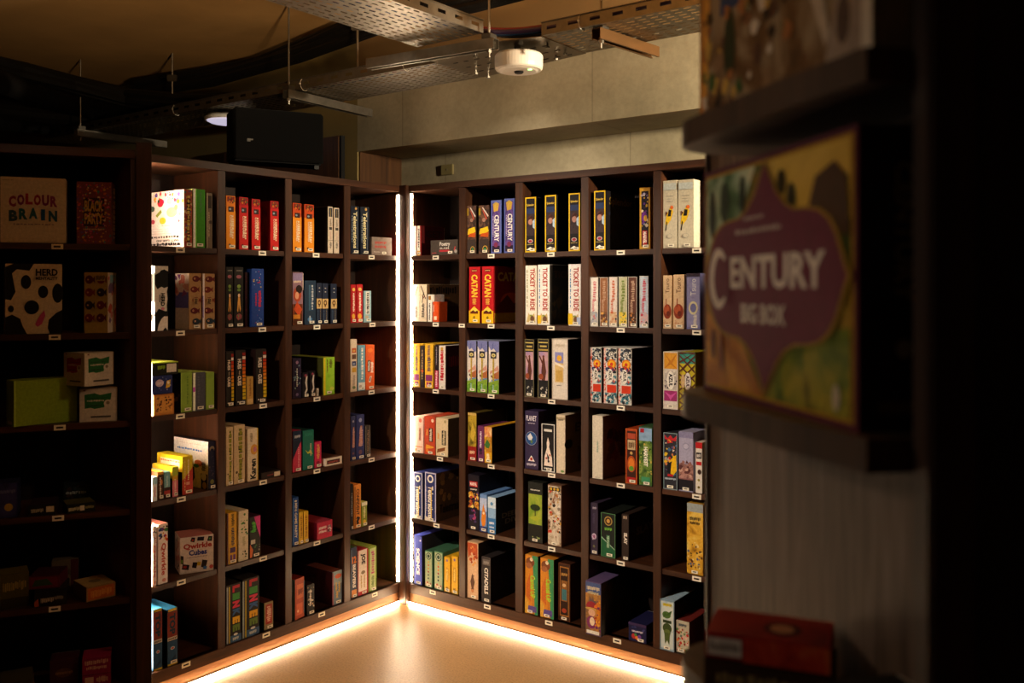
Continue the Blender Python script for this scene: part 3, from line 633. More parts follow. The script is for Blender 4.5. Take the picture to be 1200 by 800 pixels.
put('R', 1, 4, 571.6, 581, 582.5, 'ice blue spine with shadowed navy cover', '8ab0d8', [r(0, 0, 1, .42, '3a78b8'), r(0, .7, 1, 1, 'c8dcec'), e(.5, .82, .18, '5a90c0'), S(.2, .25, .8, .33, 'f0f4f8', 'h'), S(.2, .15, .8, .2, 'f0f4f8', 'h', 4)],
    rightc='24303c', right=[T('DEEP', .2, .38, .75, .52, '8a8a80', 'h', .03), T('DIVE', .3, .2, .85, .34, '8a8a80', 'h', .03)], d=.26)  # navy cover colours include its shade
put('R', 1, 5, 546.8, 560.4, 635, 'tall cream spine with orange autumn leaves', 'd8b088', [('p', 'b8502a', [0, .98, .9, .98, .95, .75, .4, .82, .1, .7]), ('d', 14, 3, .1, .6, .9, .92, .14, ['c8602a', 'a03c1c', 'e09a50']), S(.35, .16, .65, .42, '3a2a20', seed=9), ('p', '5a3a28', [.3, .3, .5, .45, .7, .3, .5, .1]), e(.5, .14, .12, 'c88050')], rightc='3a3026', d=.28)
put('R', 1, 5, 564.6, 575, 652.5, 'charcoal spine with white capitals', '2c2626', [T('CITADELS', .3, .18, .72, .76, 'e4ded4', 'd', .03), r(.1, .82, .9, .95, '5a5250'), S(.2, .84, .8, .92, '8a8480', 'h'), fr_(.06, '4a4040')], rightc='181414', right=[('d', 12, 3, .1, .2, .9, .8, .1, ['2a2224', '221c1e'])], d=.26)

# === beam side, third bay
spl = [fr_(.10, 'e0b81c'), r(.12, .70, .88, .80, '26345a'), T('Splendor', .16, .83, .84, .88, 'e0c050', 'h', .02), r(.12, .30, .88, .70, 'N30:2a2226,3a2c30,1c181c'), e(.52, .60, .22, '5a2c20', .06), e(.50, .55, .20, 'b08070', .055), ('p', 'a8c0d8', [.7, .56, .9, .6, .9, .42, .72, .45]), ('p', '3a1c18', [.2, .58, .6, .66, .8, .62, .5, .6]), e(.5, .2, .24, 'b8a8a8', .035), e(.5, .2, .17, 'a02c3c', .024), S(.2, .13, .8, .155, '9a8a50', 'h'), ('p', 'e8e4da', [.1, .04, .5, .09, .9, .04])]
for i, (a, b, t) in enumerate(((615.4, 628.2, 231), (638.6, 651.8, 228.6), (666.4, 679.8, 226.2))):
    put('R', 2, 0, a, b, t, ['black spine framed yellow, nearest the corner', 'black spine framed yellow, middle of three', 'black spine framed yellow, farthest from corner'][i], '1c181c', spl, rightc='141214', right=[T('Splendor', .1, .72, .9, .88, '4a3c20', 'h')], d=.28, group='matching black games framed in yellow', stx=.68)
def ttr(sub, c2): return [T('TICKET TO RIDE', .42, .24, .84, .95, 'a8301c', 'd', .035), S(.12, .3, .22, .93, c2, seed=5), ('e', .5, .1, .3, '8a9a50', .07), ('p', 'c8b070', [.1, .04, .3, .2, .5, .12, .8, .2, .9, .04]), e(.62, .1, .18, '6a4a34', .05), sub]
put('R', 2, 1, 615.6, 629, 311, 'white train-game spine with red capitals, nearest corner', 'ece4d6', ttr(S(.88, .3, .92, .9, 'c8a080', seed=3), '8a9060'), d=.29)
put('R', 2, 1, 630, 644, 310, 'white spine with red capitals, dark picture cover', 'ece8e4', ttr(S(.86, .22, .92, .48, '7a8a20', seed=3), '5a88b0')+[r(.0, .02, .3, .16, 'e0b820')], rightc='16120f', right=[T('TICKET', .12, .78, .9, .9, '3c2418', 'h', .03), ('d', 24, 4, .1, .1, .9, .6, .09, ['2a2014', '3a2c14', '1c2420', '4a3c1c'])], d=.29)
put('R', 2, 1, 666, 680.6, 309.4, 'white spine with red capitals beside the divider', 'ece8e4', ttr(S(.86, .22, .92, .48, '7a8a20', seed=3), '5a88b0')+[r(.0, .02, .35, .2, 'e0b820'), r(.7, .02, 1, .14, 'a8b8d8')], d=.29)
mon = [r(.08, .30, .92, .78, 'N12:8a80b0,b088a0,c8a0a0,7078a8'), ('p', '5a3024', [.42, .68, .58, .68, .75, .45, .65, .30, .35, .30, .3, .45]), ('p', '5a3024', [.1, .70, .18, .72, .5, .58, .45, .54]), e(.5, .70, .1, '6a3a2a', .025), e(.28, .36, .2, '9a4a2c', .05), r(.08, .04, .92, .30, '1c1a1c'), ('d', 9, 2, .2, .06, .8, .18, .08, ['c8c4bc', 'a8a49c']), r(.08, .80, .92, .83, 'a89048'), r(.08, .93, .92, .95, 'c8b060'), r(.2, .86, .8, .89, 'b8a058'), fr_(.07, '6a6448')]
put('R', 2, 2, 614.4, 626.2, 397.4, 'black spine with bronze statue, nearer the corner', '18161a', mon, group='matching black games with a bronze statue', stx=.5, rightc='141214')
put('R', 2, 2, 630.4, 643.6, 397, 'black spine with bronze statue, beside the cream box', '18161a', mon, group='matching black games with a bronze statue', stx=.5, rightc='141214')
put('R', 2, 2, 647, 665.6, 397, 'wide cream box with golden dome picture', 'dcd2c4', [r(.18, .28, .72, .78, 'd8b878'), r(.18, .60, .72, .78, '8a8ac0'), e(.46, .68, .16, 'e0a830', .05), ('p', 'f0e4d0', [.16, .62, .75, .56, .75, .52, .16, .58]), r(.26, .30, .66, .48, 'c8a050'), S(.3, .22, .6, .24, '5a5450', 'h'), S(.2, .86, .8, .92, 'cabfae', 'h', 3), fr_(.03, 'c8bcaa')], rightc='12141e', right=[('d', 30, 7, .05, .1, .9, .6, .08, ['1a1c2a', '2a1c1a', '14202a', '241410'])], d=.29, st=False)
put('R', 2, 3, 614.6, 631, 481.4, 'purple spine with blue globe picture', '332848', [T('PLANET', .10, .83, .86, .92, 'dcd6e0', 'h', .02), S(.25, .78, .75, .80, 'b8b0c0', 'h'), e(.48, .53, .42, '8a94a8'), e(.48, .53, .39, '24508c'), ('p', 'd8dce0', [.2, .56, .42, .62, .6, .55, .5, .50, .3, .50]), ('p', '5a7a48', [.45, .50, .62, .50, .55, .44, .42, .46]), ('p', 'e8e0e0', [.25, .14, .5, .24, .75, .14]), e(.5, .18, .1, 'b03c20'), S(.15, .06, .85, .11, 'c8c0d0', 'h')], d=.29, st=False)
put('R', 2, 3, 632.6, 637.6, 487, 'narrow brown spine behind the white-framed black one', '2c1c16', [S(.2, .7, .8, .9, '9a7a60')], inset=.10, d=.15, st=False) if False else None
put('R', 2, 3, 634.6, 650, 496.6, 'black spine framed white with pale line figure', '161416', [fr_(.05, 'e8e4dc'), r(.2, .84, .8, .89, 'd8d4cc'), ('p', 'e8d8cc', [.5, .72, .62, .6, .58, .52, .8, .3, .85, .12, .2, .12, .25, .32, .42, .5, .4, .6]), ('p', '2a2024', [.4, .4, .6, .3, .5, .2]), e(.38, .28, .07, 'b04a40'), e(.65, .35, .07, 'c86a58'), e(.55, .22, .08, '3a3438'), S(.2, .05, .8, .09, 'd8d4cc', 'h')], d=.22)
put('R', 2, 3, 651.8, 662.4, 486, 'cream spine with shadowed tan cover', 'd8c8ae', [r(.0, .92, 1, .96, 'a89878'), S(.2, .90, .8, .93, '6a5a48', 'h'), e(.7, .04, .2, '6a8a48', .02)], rightc='7a6a50', right=[T('EVER', .3, .68, .95, .84, '3a2c1c', 'h', .02), e(.1, .5, .12, '1c2414', .08), ('e', .75, .5, .2, '2c3020', .1), ('d', 20, 9, .4, .1, .98, .45, .09, ['4a4028', '3a3a24', '5a4a34'])], d=.30, st=False)  # cover's shade is painted in by darker tans
put('R', 2, 4, 618.6, 636, 565, 'black spine with glowing green tree picture', '1c1e1a', [r(.05, .30, .95, .80, 'N9:3a6a1c,7a9a28,a8b040,2c4a18'), ('e', .5, .58, .34, '1c3010', .055), r(.47, .44, .53, .58, '241a10'), ('p', 'a8b030', [.05, .40, .5, .36, .95, .42, .5, .44]), S(.18, .86, .82, .885, 'd8d8d0', 'h'), ('d', 6, 3, .2, .05, .8, .12, .06, ['8aa05a']), r(.05, .10, .95, .28, '12140f')], d=.28, stx=.5)
put('R', 2, 4, 641.8, 658, 568, 'painted spine of white steam over brown machinery', '6a4a38', [r(.03, .02, .97, .98, 'N16:4a3424,a8947a,d8ccb8,7a4a28,2a1c14'), ('d', 60, 12, .05, .1, .95, .95, .1, ['e0d8c8', 'b06a30', 'c8402c', '2c2018', 'c89840', 'b8b0a4', '5a3a28', '8a7a6a']), r(.1, .90, .9, .96, '1c1610'), e(.25, .93, .09, 'c8a030'), e(.5, .93, .09, 'c8a030'), e(.75, .93, .09, 'c8a030')], d=.28, stx=.5)
cam_ = [('p', 'd88a28', [0, 1, 0, 0, .5, 0, .6, .4, .45, 1]), ('p', '3a8a58', [1, 1, 1, 0, .75, 0, .7, .5, .55, 1]), ('e', .4, .88, .34, '7a4424', .08), ('e', .3, .82, .24, 'a0603a', .05), e(.5, .93, .12, 'e8d0b0'), ('p', 'c86828', [.1, .5, .4, .7, .45, .2, .1, .3]), T('Camel UP', .42, .28, .80, .66, 'a8d83a', 'd', .03), r(.1, .04, .9, .14, '5a4a90'), ('p', 'e0a840', [0, .3, .3, .2, .2, 0, 0, 0])]
put('R', 2, 5, 615.4, 630.4, 650.5, 'desert orange and green spine, nearer the corner', 'c8802a', cam_, group='matching desert orange and green games', rightc='201810', stx=.4)
put('R', 2, 5, 633.4, 649, 654.5, 'desert orange and green spine, second along', 'c8802a', cam_, group='matching desert orange and green games', rightc='201810', stx=.5)
put('R', 2, 5, 654.4, 668.4, 660, 'dark brown spine with gilt frame and window', '3a2014', [r(.12, .08, .88, .94, 'a8702c'), r(.18, .10, .82, .92, '2c1810'), r(.25, .34, .75, .70, '8a5a28'), r(.30, .36, .70, .55, '3a7078'), e(.5, .62, .15, 'd8b080', .03), S(.25, .78, .75, .84, 'c89850', 'h'), e(.5, .18, .2, '9a3a20', .04), fr_(.05, '5a3018')], d=.28, stx=.5, inset=.03)

# === beam side, fourth bay
put('R', 3, 0, 696.2, 709.6, 223.4, 'black spine framed yellow with shadowed cover', '1c181c', spl, rightc='151215', right=[T('Splendor', .12, .74, .9, .9, '6a5424', 'h'), ('d', 30, 5, .1, .1, .9, .65, .08, ['1c2030', '2a1c1c', '241c14', '20202c'])], d=.28, stx=.68)  # cover repeats the spine's title in darker, shaded colours
put('R', 3, 0, 749.6, 762.2, 219.6, 'gold framed spine with purple ring and red badge', 'd8a83a', [r(.16, .04, .84, .94, '1c1824'), ('d', 30, 8, .2, .35, .8, .92, .12, ['a8a0c0', '5a2c80', 'c8a030', '8a90a8', '2c2038', 'd8c8a8']), e(.45, .52, .28, '6a2c8a', .09), e(.55, .50, .16, 'd8a838', .05), r(.28, .07, .72, .30, 'b01c20'), T('MARVEL', .34, .09, .66, .28, 'f4f0ea', 'd', .04), fr_(.05, 'b88420')], d=.28)
pas = [('ddd8d0', 'c06a70', '8898b8', 'a8a4a0'), ('8a5a3a', 'b08a70', 'd8a050', '5a3428'), ('d8ccc4', 'b85830', 'a8503a', 'c8a880'), ('b8b894', '6a7a30', '98a070', 'e0c030'), ('5a3428', 'b0907a', 'c07a3a', '3a241c'), ('b8c8d8', 'c04a5a', '8ab0c8', 'c8a0a0')]
for i, ((a, b), (c0, c1, c2, c3)) in enumerate(zip(((691.6, 701.2), (703, 712.6), (713.8, 723.6), (725, 735.2), (736.4, 746.6), (749.6, 760)), pas)):
    put('R', 3, 1, a, b, [324.8, 324.8, 324.4, 324.2, 324.2, 323.2][i], ['pale grey train-game spine with rose lettering', 'first brown painted spine of the train-game row', 'white spine with brick red lettering', 'pale olive spine with green lettering', 'darker brown painted spine, second last in row', 'pale blue spine with rose lettering, beside divider'][i], c0,
        [r(.1, .35, .9, .97, c0), S(.3, .52, .75, .93, c1, seed=i+2), S(.2, .3, .55, .55, c1, seed=i+12), r(.05, .06, .95, .30, f'N40:{c2},{c3},{c0}'), ('d', 10, i, .1, .08, .9, .30, .14, [c2, c3, '3a342c', c1]), fr_(.05, 'c8c4bc')], d=.2, rightc='241c18')
azu = [r(0, 0, .16, 1, 'N40:c83a20,c83a20,d8d4cc,c83a20,3a7a8a'), r(.18, .02, .98, .98, 'd8d6ce'), ('d', 90, 3, .2, .72, .96, .98, .11, ['2a2c34', 'd8d6ce', '5a6a78', '2a2c34']), e(.6, .89, .17, 'd8d6ce'), e(.6, .89, .13, '2a2c34'), e(.6, .89, .08, 'd8d6ce'), e(.6, .71, .34, 'd87a18'), e(.6, .71, .24, 'e8b020'), e(.6, .71, .12, 'c83a20'),
       r(.25, .20, .95, .34, 'c8381c'), ('d', 70, 6, .2, .36, .96, .66, .13, ['3a3e6a', 'd8d6ce', '2a2c34', '3a7a8a', 'c83a20']), e(.5, .5, .22, 'e8e4da', .13), T('AZUL', .40, .41, .62, .60, '1c1c20', 'd', .04), ('d', 50, 7, .2, .04, .96, .18, .12, ['2a5a68', 'd8d6ce', '2a2c34', '3a7a8a'])]
for i, (a, b) in enumerate(((690.8, 705), (707.6, 723.2), (724.6, 740.4))):
    put('R', 3, 2, a, b, 407.2+.4*i, ['tiled mosaic spine with orange sun, nearest corner', 'tiled mosaic spine with orange sun, middle of three', 'tiled mosaic spine with orange sun, shadowed red cover'][i], 'd8d6ce', azu, rightc='1a1010', right=[('d', 60, 4, .02, .02, .98, .98, .09, ['3a1210', '241a1a', '2c1614', '1c1c24', '401814']), T('AZUL', .2, .42, .8, .58, '4a4038', 'h', .03)], d=.28, group='three matching tiled mosaic games')  # covers use the tile colours darkened, shade painted in
put('R', 3, 3, 694, 706.4, 487, 'blank cream spine with broad tan cover', 'd8ceba', [S(.42, .42, .6, .6, '7a9a8a', seed=4), S(.3, .02, .7, .03, '8a8070', 'h')], rightc='6a5840', right=[('d', 40, 5, .15, .3, .75, .72, .09, ['2c1c14', '4a3020', '5a2c1c', '3a3a24', '4a4030']), T('Root', .3, .8, .7, .9, '4a3c2a', 'h')] if False else [('d', 40, 5, .15, .3, .75, .72, .09, ['2c1c14', '4a3020', '5a2c1c', '3a3a24', '4a4030'])], d=.30, st=False)
put('R', 3, 3, 733.2, 747, 502.4, 'rust orange spine with ornate green-jewelled jar', 'a8401c', [r(.12, .04, .88, .96, '3a1c14'), r(.16, .82, .84, .92, 'b04830'), r(.18, .62, .82, .80, 'c8b088'), S(.24, .64, .76, .78, '5a3a24', 'h'), e(.5, .36, .36, 'b04818', .15), e(.5, .36, .26, 'd87a28', .11), e(.5, .28, .2, '5a9a30', .045), r(.14, .03, .86, .12, 'a81c1c'), e(.5, .56, .12, 'c8a060'), fr_(.06, 'c05820')], d=.26)
put('R', 3, 3, 748.6, 764.4, 500, 'leafy green spine with white capitals beside divider', '3a5a38', [r(.02, .72, .98, .98, 'N10:5a88b8,88a8c8,4a6a90'), r(.02, .02, .98, .76, 'N22:1c3a18,3a5a20,5a7a30,8a9a48,24402c'), ('d', 40, 9, .05, .2, .95, .76, .08, ['2a4a1c', '5a7a28', '98a850', '1c3418', 'c8a850']), T('HARVEST', .38, .33, .68, .66, 'f0ece0', 'd', .04), r(.1, .90, .4, .97, 'a81c28'), r(.2, .06, .85, .15, '3a8a60')], d=.26)
put('R', 3, 4, 690.8, 700.6, 589, 'dusky purple spine with pale flower', '352a3e', [e(.5, .35, .32, 'c8b0c8', .06), e(.5, .35, .16, '8a4a70', .03), ('d', 8, 4, .15, .28, .9, .42, .12, ['d8c8d8', 'a878a0']), S(.3, .88, .8, .93, 'b8b0c0', 'h'), e(.5, .16, .16, '6a6a48'), S(.3, .6, .7, .8, '4a4058')], d=.26)
put('R', 3, 4, 704.4, 721.4, 601, 'black and green spine with round golden emblem', '1c201c', [e(.5, .82, .28, 'a88a48'), e(.5, .82, .22, '4a2c14'), e(.5, .82, .12, 'c89850'), S(.25, .60, .75, .68, '6ab038', 'h'), ('p', '1c5a38', [.03, .02, .97, .02, .97, .2, .5, .28, .03, .42]), ('p', '98b8a0', [.03, .42, .97, .18, .97, .2, .03, .45]), r(.38, .2, .62, .5, '3a6a48'), S(.4, .22, .6, .48, 'a8c8a8'), fr_(.04, '4a7a50')], d=.27, rightc='12140f')
put('R', 3, 4, 728.4, 737, 602.4, 'dark brown spine with white slanted capitals', '2c201c', [T('SLAY', .3, .35, .78, .60, 'e8e0d4', 'd', .05), r(.25, .90, .42, .96, 'b8a898'), r(.55, .90, .72, .96, 'b8a898')], rightc='1c1614', right=[T('SLAY', .25, .48, .85, .66, '6a5c50', 'h', .04), ('d', 12, 7, .2, .15, .8, .4, .1, ['2a1a18', '3a1c18', '24201c'])], d=.28)
put('R', 3, 5, 686, 704.4, 681.6, 'big painted box with red hat figure, jutting out', '5a4a70', [r(.02, .02, .98, .98, 'N10:3a3a6a,7a5a3a,c88a3a,6a2c5a'), r(.02, .78, .98, .98, '4a5a88'), S(.1, .84, .9, .92, 'd8c8a0', 'h'), S(.15, .76, .85, .82, 'c8b888', 'h', 3), e(.4, .54, .34, '9a2c34', .09), ('e', .4, .49, .4, 'c8a050', .025), e(.42, .42, .22, 'd8a888', .07), ('p', 'c87a20', [.75, .6, .97, .7, .97, .2, .7, .1]), e(.4, .24, .3, '7a3060', .12), e(.45, .26, .16, 'e0c8a8', .08), ('d', 24, 5, .6, .1, .96, .7, .09, ['e0a030', 'a8441c', '6a2c5a', 'd8702a']), r(.1, .03, .9, .09, 'e0dcd0')], rightc='14120f', right=[('d', 40, 4, .05, .1, .95, .95, .08, ['2a1a14', '1c2024', '241c14', '20241c'])], d=.28, inset=-.045, st=False)
put('R', 3, 5, 736.4, 757.6, 730.4, 'small midnight blue box with fruit picture', '1c1c40', [S(.2, .5, .8, .62, 'd8d0e0', 'h'), e(.3, .28, .13, 'b03030'), e(.48, .22, .1, 'd87a28'), e(.62, .3, .1, '6a3a8a'), e(.4, .38, .07, '4a8a40'), r(0, .86, 1, 1, '3a2a50'), ('d', 12, 2, .1, .6, .9, .8, .05, ['4a4a80', '2a3468'])], d=.18, stx=.7, inset=.006)

# === beam side, end bay (partly behind the near unit)
bird = [('p', 'e0b820', [.16, .36, .26, .50, .55, .61, .74, .54, .58, .42, .3, .34]), ('p', '1c1a18', [.34, .47, .42, .57, .62, .56, .56, .47]), e(.64, .60, .11, 'd8682a', .028), ('p', '241c1a', [.18, .26, .26, .40, .32, .38, .24, .26]), ('p', '5a3428', [.2, .47, .35, .52, .2, .55]), S(.25, .76, .75, .78, 'a8a498', 'h'), S(.3, .72, .65, .735, 'a8a498', 'h', 3), S(.25, .68, .75, .70, 'a8a498', 'h', 5), e(.5, .18, .2, '9a968a', .035), e(.5, .18, .17, 'c4bca8', .03), r(.05, .86, .95, .96, 'b8c0c0')]
put('R', 4, 0, 775.6, 793.4, 211.4, 'pale spine with yellow bird, nearer the corner', 'c4bca8', bird, group='matching pale games with a yellow bird', d=.28)
put('R', 4, 0, 794.4, 813.2, 210.4, 'pale spine with yellow bird, nearer display unit', 'c4bca8', bird, group='matching pale games with a yellow bird', d=.28)
tv = [('e', .5, .32, .46, '8a3418', .14), ('e', .4, .36, .3, 'b0502a', .09), ('e', .6, .28, .2, '6a2410', .05), r(.05, .02, .95, .16, 'N60:8a3418,d8b890,a85a3a'), T('Tsuro', .3, .66, .72, .94, '5a3420', 'u', .0), ('p', '8a3418', [.3, .4, .35, .56, .42, .56, .4, .4])]
put('R', 4, 1, 775.4, 787.4, 322.6, 'buff spine with rust dragon coils, nearer corner', 'd8b890', tv, group='matching buff games with rust dragon coils', d=.24)
put('R', 4, 1, 788.8, 801.6, 321.6, 'buff spine with rust dragon coils, second along', 'd8b890', tv, group='matching buff games with rust dragon coils', d=.24)
put('R', 4, 1, 804.4, 820.6, 320, 'lavender spine with pale coiled serpent', '6a6a9a', [r(.05, .04, .95, .92, 'N16:6a6a9a,8a88b0,585888'), T('Tsuro', .3, .6, .7, .9, 'd8d8d8', 'u', .0), e(.5, .38, .34, 'd0c8a0', .12), e(.5, .38, .22, '6a6a9a', .08), S(.5, .06, .8, .26, 'd8d0c0'), r(0, .94, 1, 1, '2c2030')], d=.26)
put('R', 4, 2, 777.4, 794.8, 412, 'mosaic spine of orange star and pink flower', 'd8ccc0', [r(.05, .70, .95, .98, 'd8982c'), ('p', 'c07820', [.05, .98, .5, .84, .95, .98, .6, .8, .95, .70, .5, .78, .05, .70, .4, .82]), r(.1, .34, .9, .66, 'b8b0a8'), ('d', 20, 4, .1, .34, .9, .66, .1, ['3a343c', 'd8d0c8', '6a6470']), e(.5, .5, .26, 'e8e4da', .16), T('AZUL', .38, .39, .64, .62, '1c1c20', 'd', .04), r(.05, .14, .95, .32, '9a2c6a'), ('p', 'c8509a', [.1, .3, .5, .24, .9, .3, .6, .2, .5, .15, .4, .2]), r(.1, .08, .9, .13, 'd8d0c8'), fr_(.04, 'e4d8cc')], d=.28, stx=.5)
lat = []
for i in range(-4, 8):
    y = i*.16; lat += [('p', '5a2c20', [0, max(0, min(1, y)), 0, max(0, min(1, y+.035)), 1, max(0, min(1, y+.315)), 1, max(0, min(1, y+.28))]), ('p', '5a2c20', [0, max(0, min(1, y+.28)), 0, max(0, min(1, y+.315)), 1, max(0, min(1, y+.035)), 1, max(0, min(1, y))])]
put('R', 4, 2, 796.4, 815, 412.4, 'acid yellow spine with dark lattice pattern', 'c8b828', [r(0, .8, 1, 1, '3a9a8a')]+lat+[e(.55, .5, .2, 'e0d8d0', .15), T('AZUL', .46, .4, .66, .6, '3a1c30', 'd', .04), e(.25, .5, .13, 'c8a878', .12)], d=.28, st=False)
put('R', 4, 3, 777.6, 794, 507, 'comic-art spine of red, gold and black', '2c2c34', [('p', 'c0242c', [.05, .96, .3, .9, .5, .96, .7, .9, .95, .96, .9, .86, .1, .88]), ('d', 40, 6, .08, .22, .92, .86, .12, ['c87a4a', '3a6a98', 'e0b820', '1c1c24', 'b83028', 'd8c8b8', '5a4a78']), ('p', 'e8b818', [.4, .5, .9, .62, .95, .34, .7, .25, .4, .3]), ('p', '14141c', [.3, .46, .6, .5, .5, .28, .25, .3]), r(.3, .23, .7, .27, 'b01c20'), S(.1, .17, .9, .21, 'b8c8d8', 'h'), fr_(.04, '90a8b0')], d=.26, stx=.5)
put('R', 4, 3, 795.4, 812.6, 506, 'lilac spine with cloudy pink mountain', 'a8a4c0', [r(0, .02, 1, .24, '1c1820'), ('p', '8a5a58', [0, .2, 0, .45, .3, .5, .5, .42, .8, .52, 1, .42, 1, .2]), r(0, .22, 1, .46, 'N18:7a4a4a,b88a80,5a3438,c8a8a0'), ('d', 18, 6, .05, .25, .95, .5, .14, ['9a6a60', '5a3030', 'c8a090']), e(.5, .76, .25, '9894b0', .06), e(.5, .76, .18, 'b8b4cc', .04), r(0, .9, 1, 1, '8884a8')], d=.26, stx=.5)
put('R', 4, 3, 815, 823, 518, 'white spine with red cap and cups', 'e0d8cc', [r(0, .88, 1, 1, 'b81c20'), r(.1, .55, .9, .62, 'b81c20'), e(.6, .42, .3, '3a2018', .05), r(.1, .68, .9, .80, '2a2024'), e(.5, .26, .18, '8a8030'), e(.5, .12, .18, '6a5a20'), S(.2, .7, .8, .78, 'd8d0c8', 'h')], d=.2, st=False)
put('R', 4, 4, 805, 824, 590, 'tall golden harvest-field spine', 'b88a28', [r(0, .86, 1, 1, '98a0a0'), r(0, .02, 1, .88, 'N14:6a4a14,b88420,d8a838,e0c060,5a3a14'), S(.15, .76, .85, .82, '2c2010', 'h'), S(.2, .70, .8, .75, '2c2010', 'h', 4), ('d', 36, 3, .05, .1, .95, .45, .08, ['3a2c18', '8a5a20', '4a5a80', 'e0c880', '5a3018'])], d=.28, stx=.5)
put('R', 4, 5, 773.6, 790.4, 702.6, 'pale blue spine with green dinosaurs', '98b0c0', [r(.05, .04, .95, .96, 'N16:a8c0d0,c8d0c8,7898b0'), ('e', .45, .70, .3, '4a6a30', .07), ('p', '3a5a28', [.2, .64, .75, .72, .85, .80, .7, .78, .5, .72, .3, .76]), ('e', .5, .44, .32, '3a4a24', .10), ('e', .5, .36, .24, '5a6a34', .06), r(.2, .54, .8, .60, '2c3a20'), ('p', '4a5a2c', [.3, .36, .7, .34, .65, .12, .5, .2, .35, .12]), T('DINO', .2, .87, .75, .94, 'd8c020', 'h', .04) if False else S(.2, .87, .8, .94, 'd8c020', 'h'), fr_(.06, '7890a0')], rightc='161c18', right=[('d', 30, 5, .1, .2, .9, .9, .09, ['20281c', '2a2c1c', '1c2420'])], d=.26, stx=.5, inset=.0)
put('R', 4, 5, 792.2, 807.8, 727.4, 'small speckled box of red and green fruit', 'b8b098', [('d', 60, 8, .03, .05, .97, .75, .10, ['b83028', '4a7a40', 'd8804a', '8a2c20', 'c8c0a0', '5a6a60', 'e0b0a0']), S(.2, .82, .8, .92, '3a4a58', 'h')], topc='6a2420', rightc='4a1816', d=.2, stx=.4)

# === loudspeaker side, corner bay
t2 = [r(.72, .1, .78, .9, '6a7484'), T('Telestrations', .30, .12, .72, .88, 'e8dca8', 'd', .03), S(.12, .25, .22, .8, '98a0a8'), e(.6, .95, .12, 'd8a050'), ('p', 'c8bca8', [.2, .02, .8, .02, .7, .08])]
put('L', 0, 0, 411, 421, 241.4, 'blue-black spine with cream script, nearer divider', '141c2c', t2, group='matching blue-black script games', leftc='0f1420')
put('L', 0, 0, 422.2, 433, 242.4, 'blue-black spine with cream script, beside low box', '141c2c', t2, group='matching blue-black script games')
put('L', 0, 0, 435.6, 459, 278, 'low taupe box with red lettering, red end', '7a6a60', [r(0, 0, .08, 1, '5a4c44'), r(.0, .0, 1, 1, 'N16:6a5a52,8a7a70,756860'), S(.15, .62, .72, .78, 'b83a34', 'h'), S(.15, .38, .72, .54, 'b83a34', 'h', 6), S(.1, .14, .4, .2, 'c8b8b0', 'h', 7)], rightc='a01c18', left=[r(.3, .3, .8, .7, '4a3c34')], d=.10, inset=.006)
red2 = [e(.55, .87, .28, 'e8c060', .045), S(.35, .3, .75, .78, 'f0e4d0', seed=4), e(.5, .17, .3, 'e0a838', .07), r(.1, .09, .2, .9, '7a1014')]
put('L', 0, 1, 411, 417.2, 333.4, 'scarlet spine with gold medal, nearer divider', 'b81c22', red2, group='matching scarlet games with a gold medal', d=.2)
put('L', 0, 1, 417.6, 425.2, 333, 'scarlet spine with gold medal, beside pale blue', 'b81c22', red2, group='matching scarlet games with a gold medal', d=.2)
put('L', 0, 1, 426.2, 435.2, 340.6, 'pale blue spine with black capitals', '8ab0bc', [S(.35, .28, .7, .95, '241c20', seed=9), e(.4, .17, .25, 'b8a890', .05), ('p', 'e0dcd0', [.25, .25, .75, .25, .75, .98, .25, .98])][::-1], d=.19)
put('L', 0, 2, 410.8, 418.4, 397.4, 'tall cream spine with square little pictures', 'dccab4', [r(.2, .74, .85, .83, 'b8502c'), r(.2, .62, .85, .71, '5a3a28'), r(.2, .49, .85, .58, '34406a'), r(.2, .37, .85, .46, 'c89a30'), e(.5, .78, .2, 'd8a850', .02), e(.5, .53, .2, '8a94b8', .02), e(.5, .08, .25, '6a7a50', .03), S(.3, .12, .7, .32, 'a09080')], rightc='d0688a', d=.26, st=False)
put('L', 0, 2, 419.6, 428.2, 404.4, 'light blue spine with cream capitals, white foot', '6a9ab0', [r(.05, .02, .95, .18, 'd8d4cc'), S(.4, .25, .72, .94, 'f0e8d8', seed=3), S(.15, .5, .25, .9, '3a5a70'), e(.3, .1, .2, 'b0a090', .03)], d=.24)
put('L', 0, 2, 428.6, 439, 404, 'orange spine with black and white lettering', 'd8581c', [e(.5, .88, .3, 'e87a30', .05), r(.2, .40, .50, .66, '1c1818'), T('Quick', .2, .42, .5, .64, 'f0ece4', 'd', .03) if False else S(.24, .42, .46, .64, 'f0ece4'), S(.55, .38, .85, .62, 'f4ece0', seed=6), ('p', 'f0ece4', [.3, .18, .45, .3, .65, .3, .5, .16]), ('p', '1c1818', [.36, .2, .5, .29, .58, .28, .45, .18])], d=.24)
nav = [('p', 'b87a5a', [.3, .3, .5, .75, .7, .75, .8, .35, .6, .28]), S(.35, .3, .8, .72, 'c8a0a0', seed=7), e(.5, .88, .18, '98a0c8'), e(.5, .16, .2, '6a4a60')]
put('L', 0, 3, 411, 416.8, 487.4, 'navy spine with copper scrollwork, nearer divider', '26306a', nav, group='matching navy games with copper scrollwork', st=True)
put('L', 0, 3, 417.2, 427.2, 485.8, 'navy spine with copper scrollwork, beside thin box', '26306a', nav, group='matching navy games with copper scrollwork')
put('L', 0, 3, 428, 434.2, 498.2, 'thin dark spine with grey edge lines', '2c2620', [r(.05, .08, .15, .98, '8a8478'), r(.85, .08, .95, .98, '8a8478'), S(.35, .15, .7, .85, '8a6a50')], d=.2)
put('L', 0, 4, 410.8, 414, 567, 'thin black spine beside the orange question box', '1c1a1c', [S(.3, .3, .7, .8, 'a8a098')], d=.2)
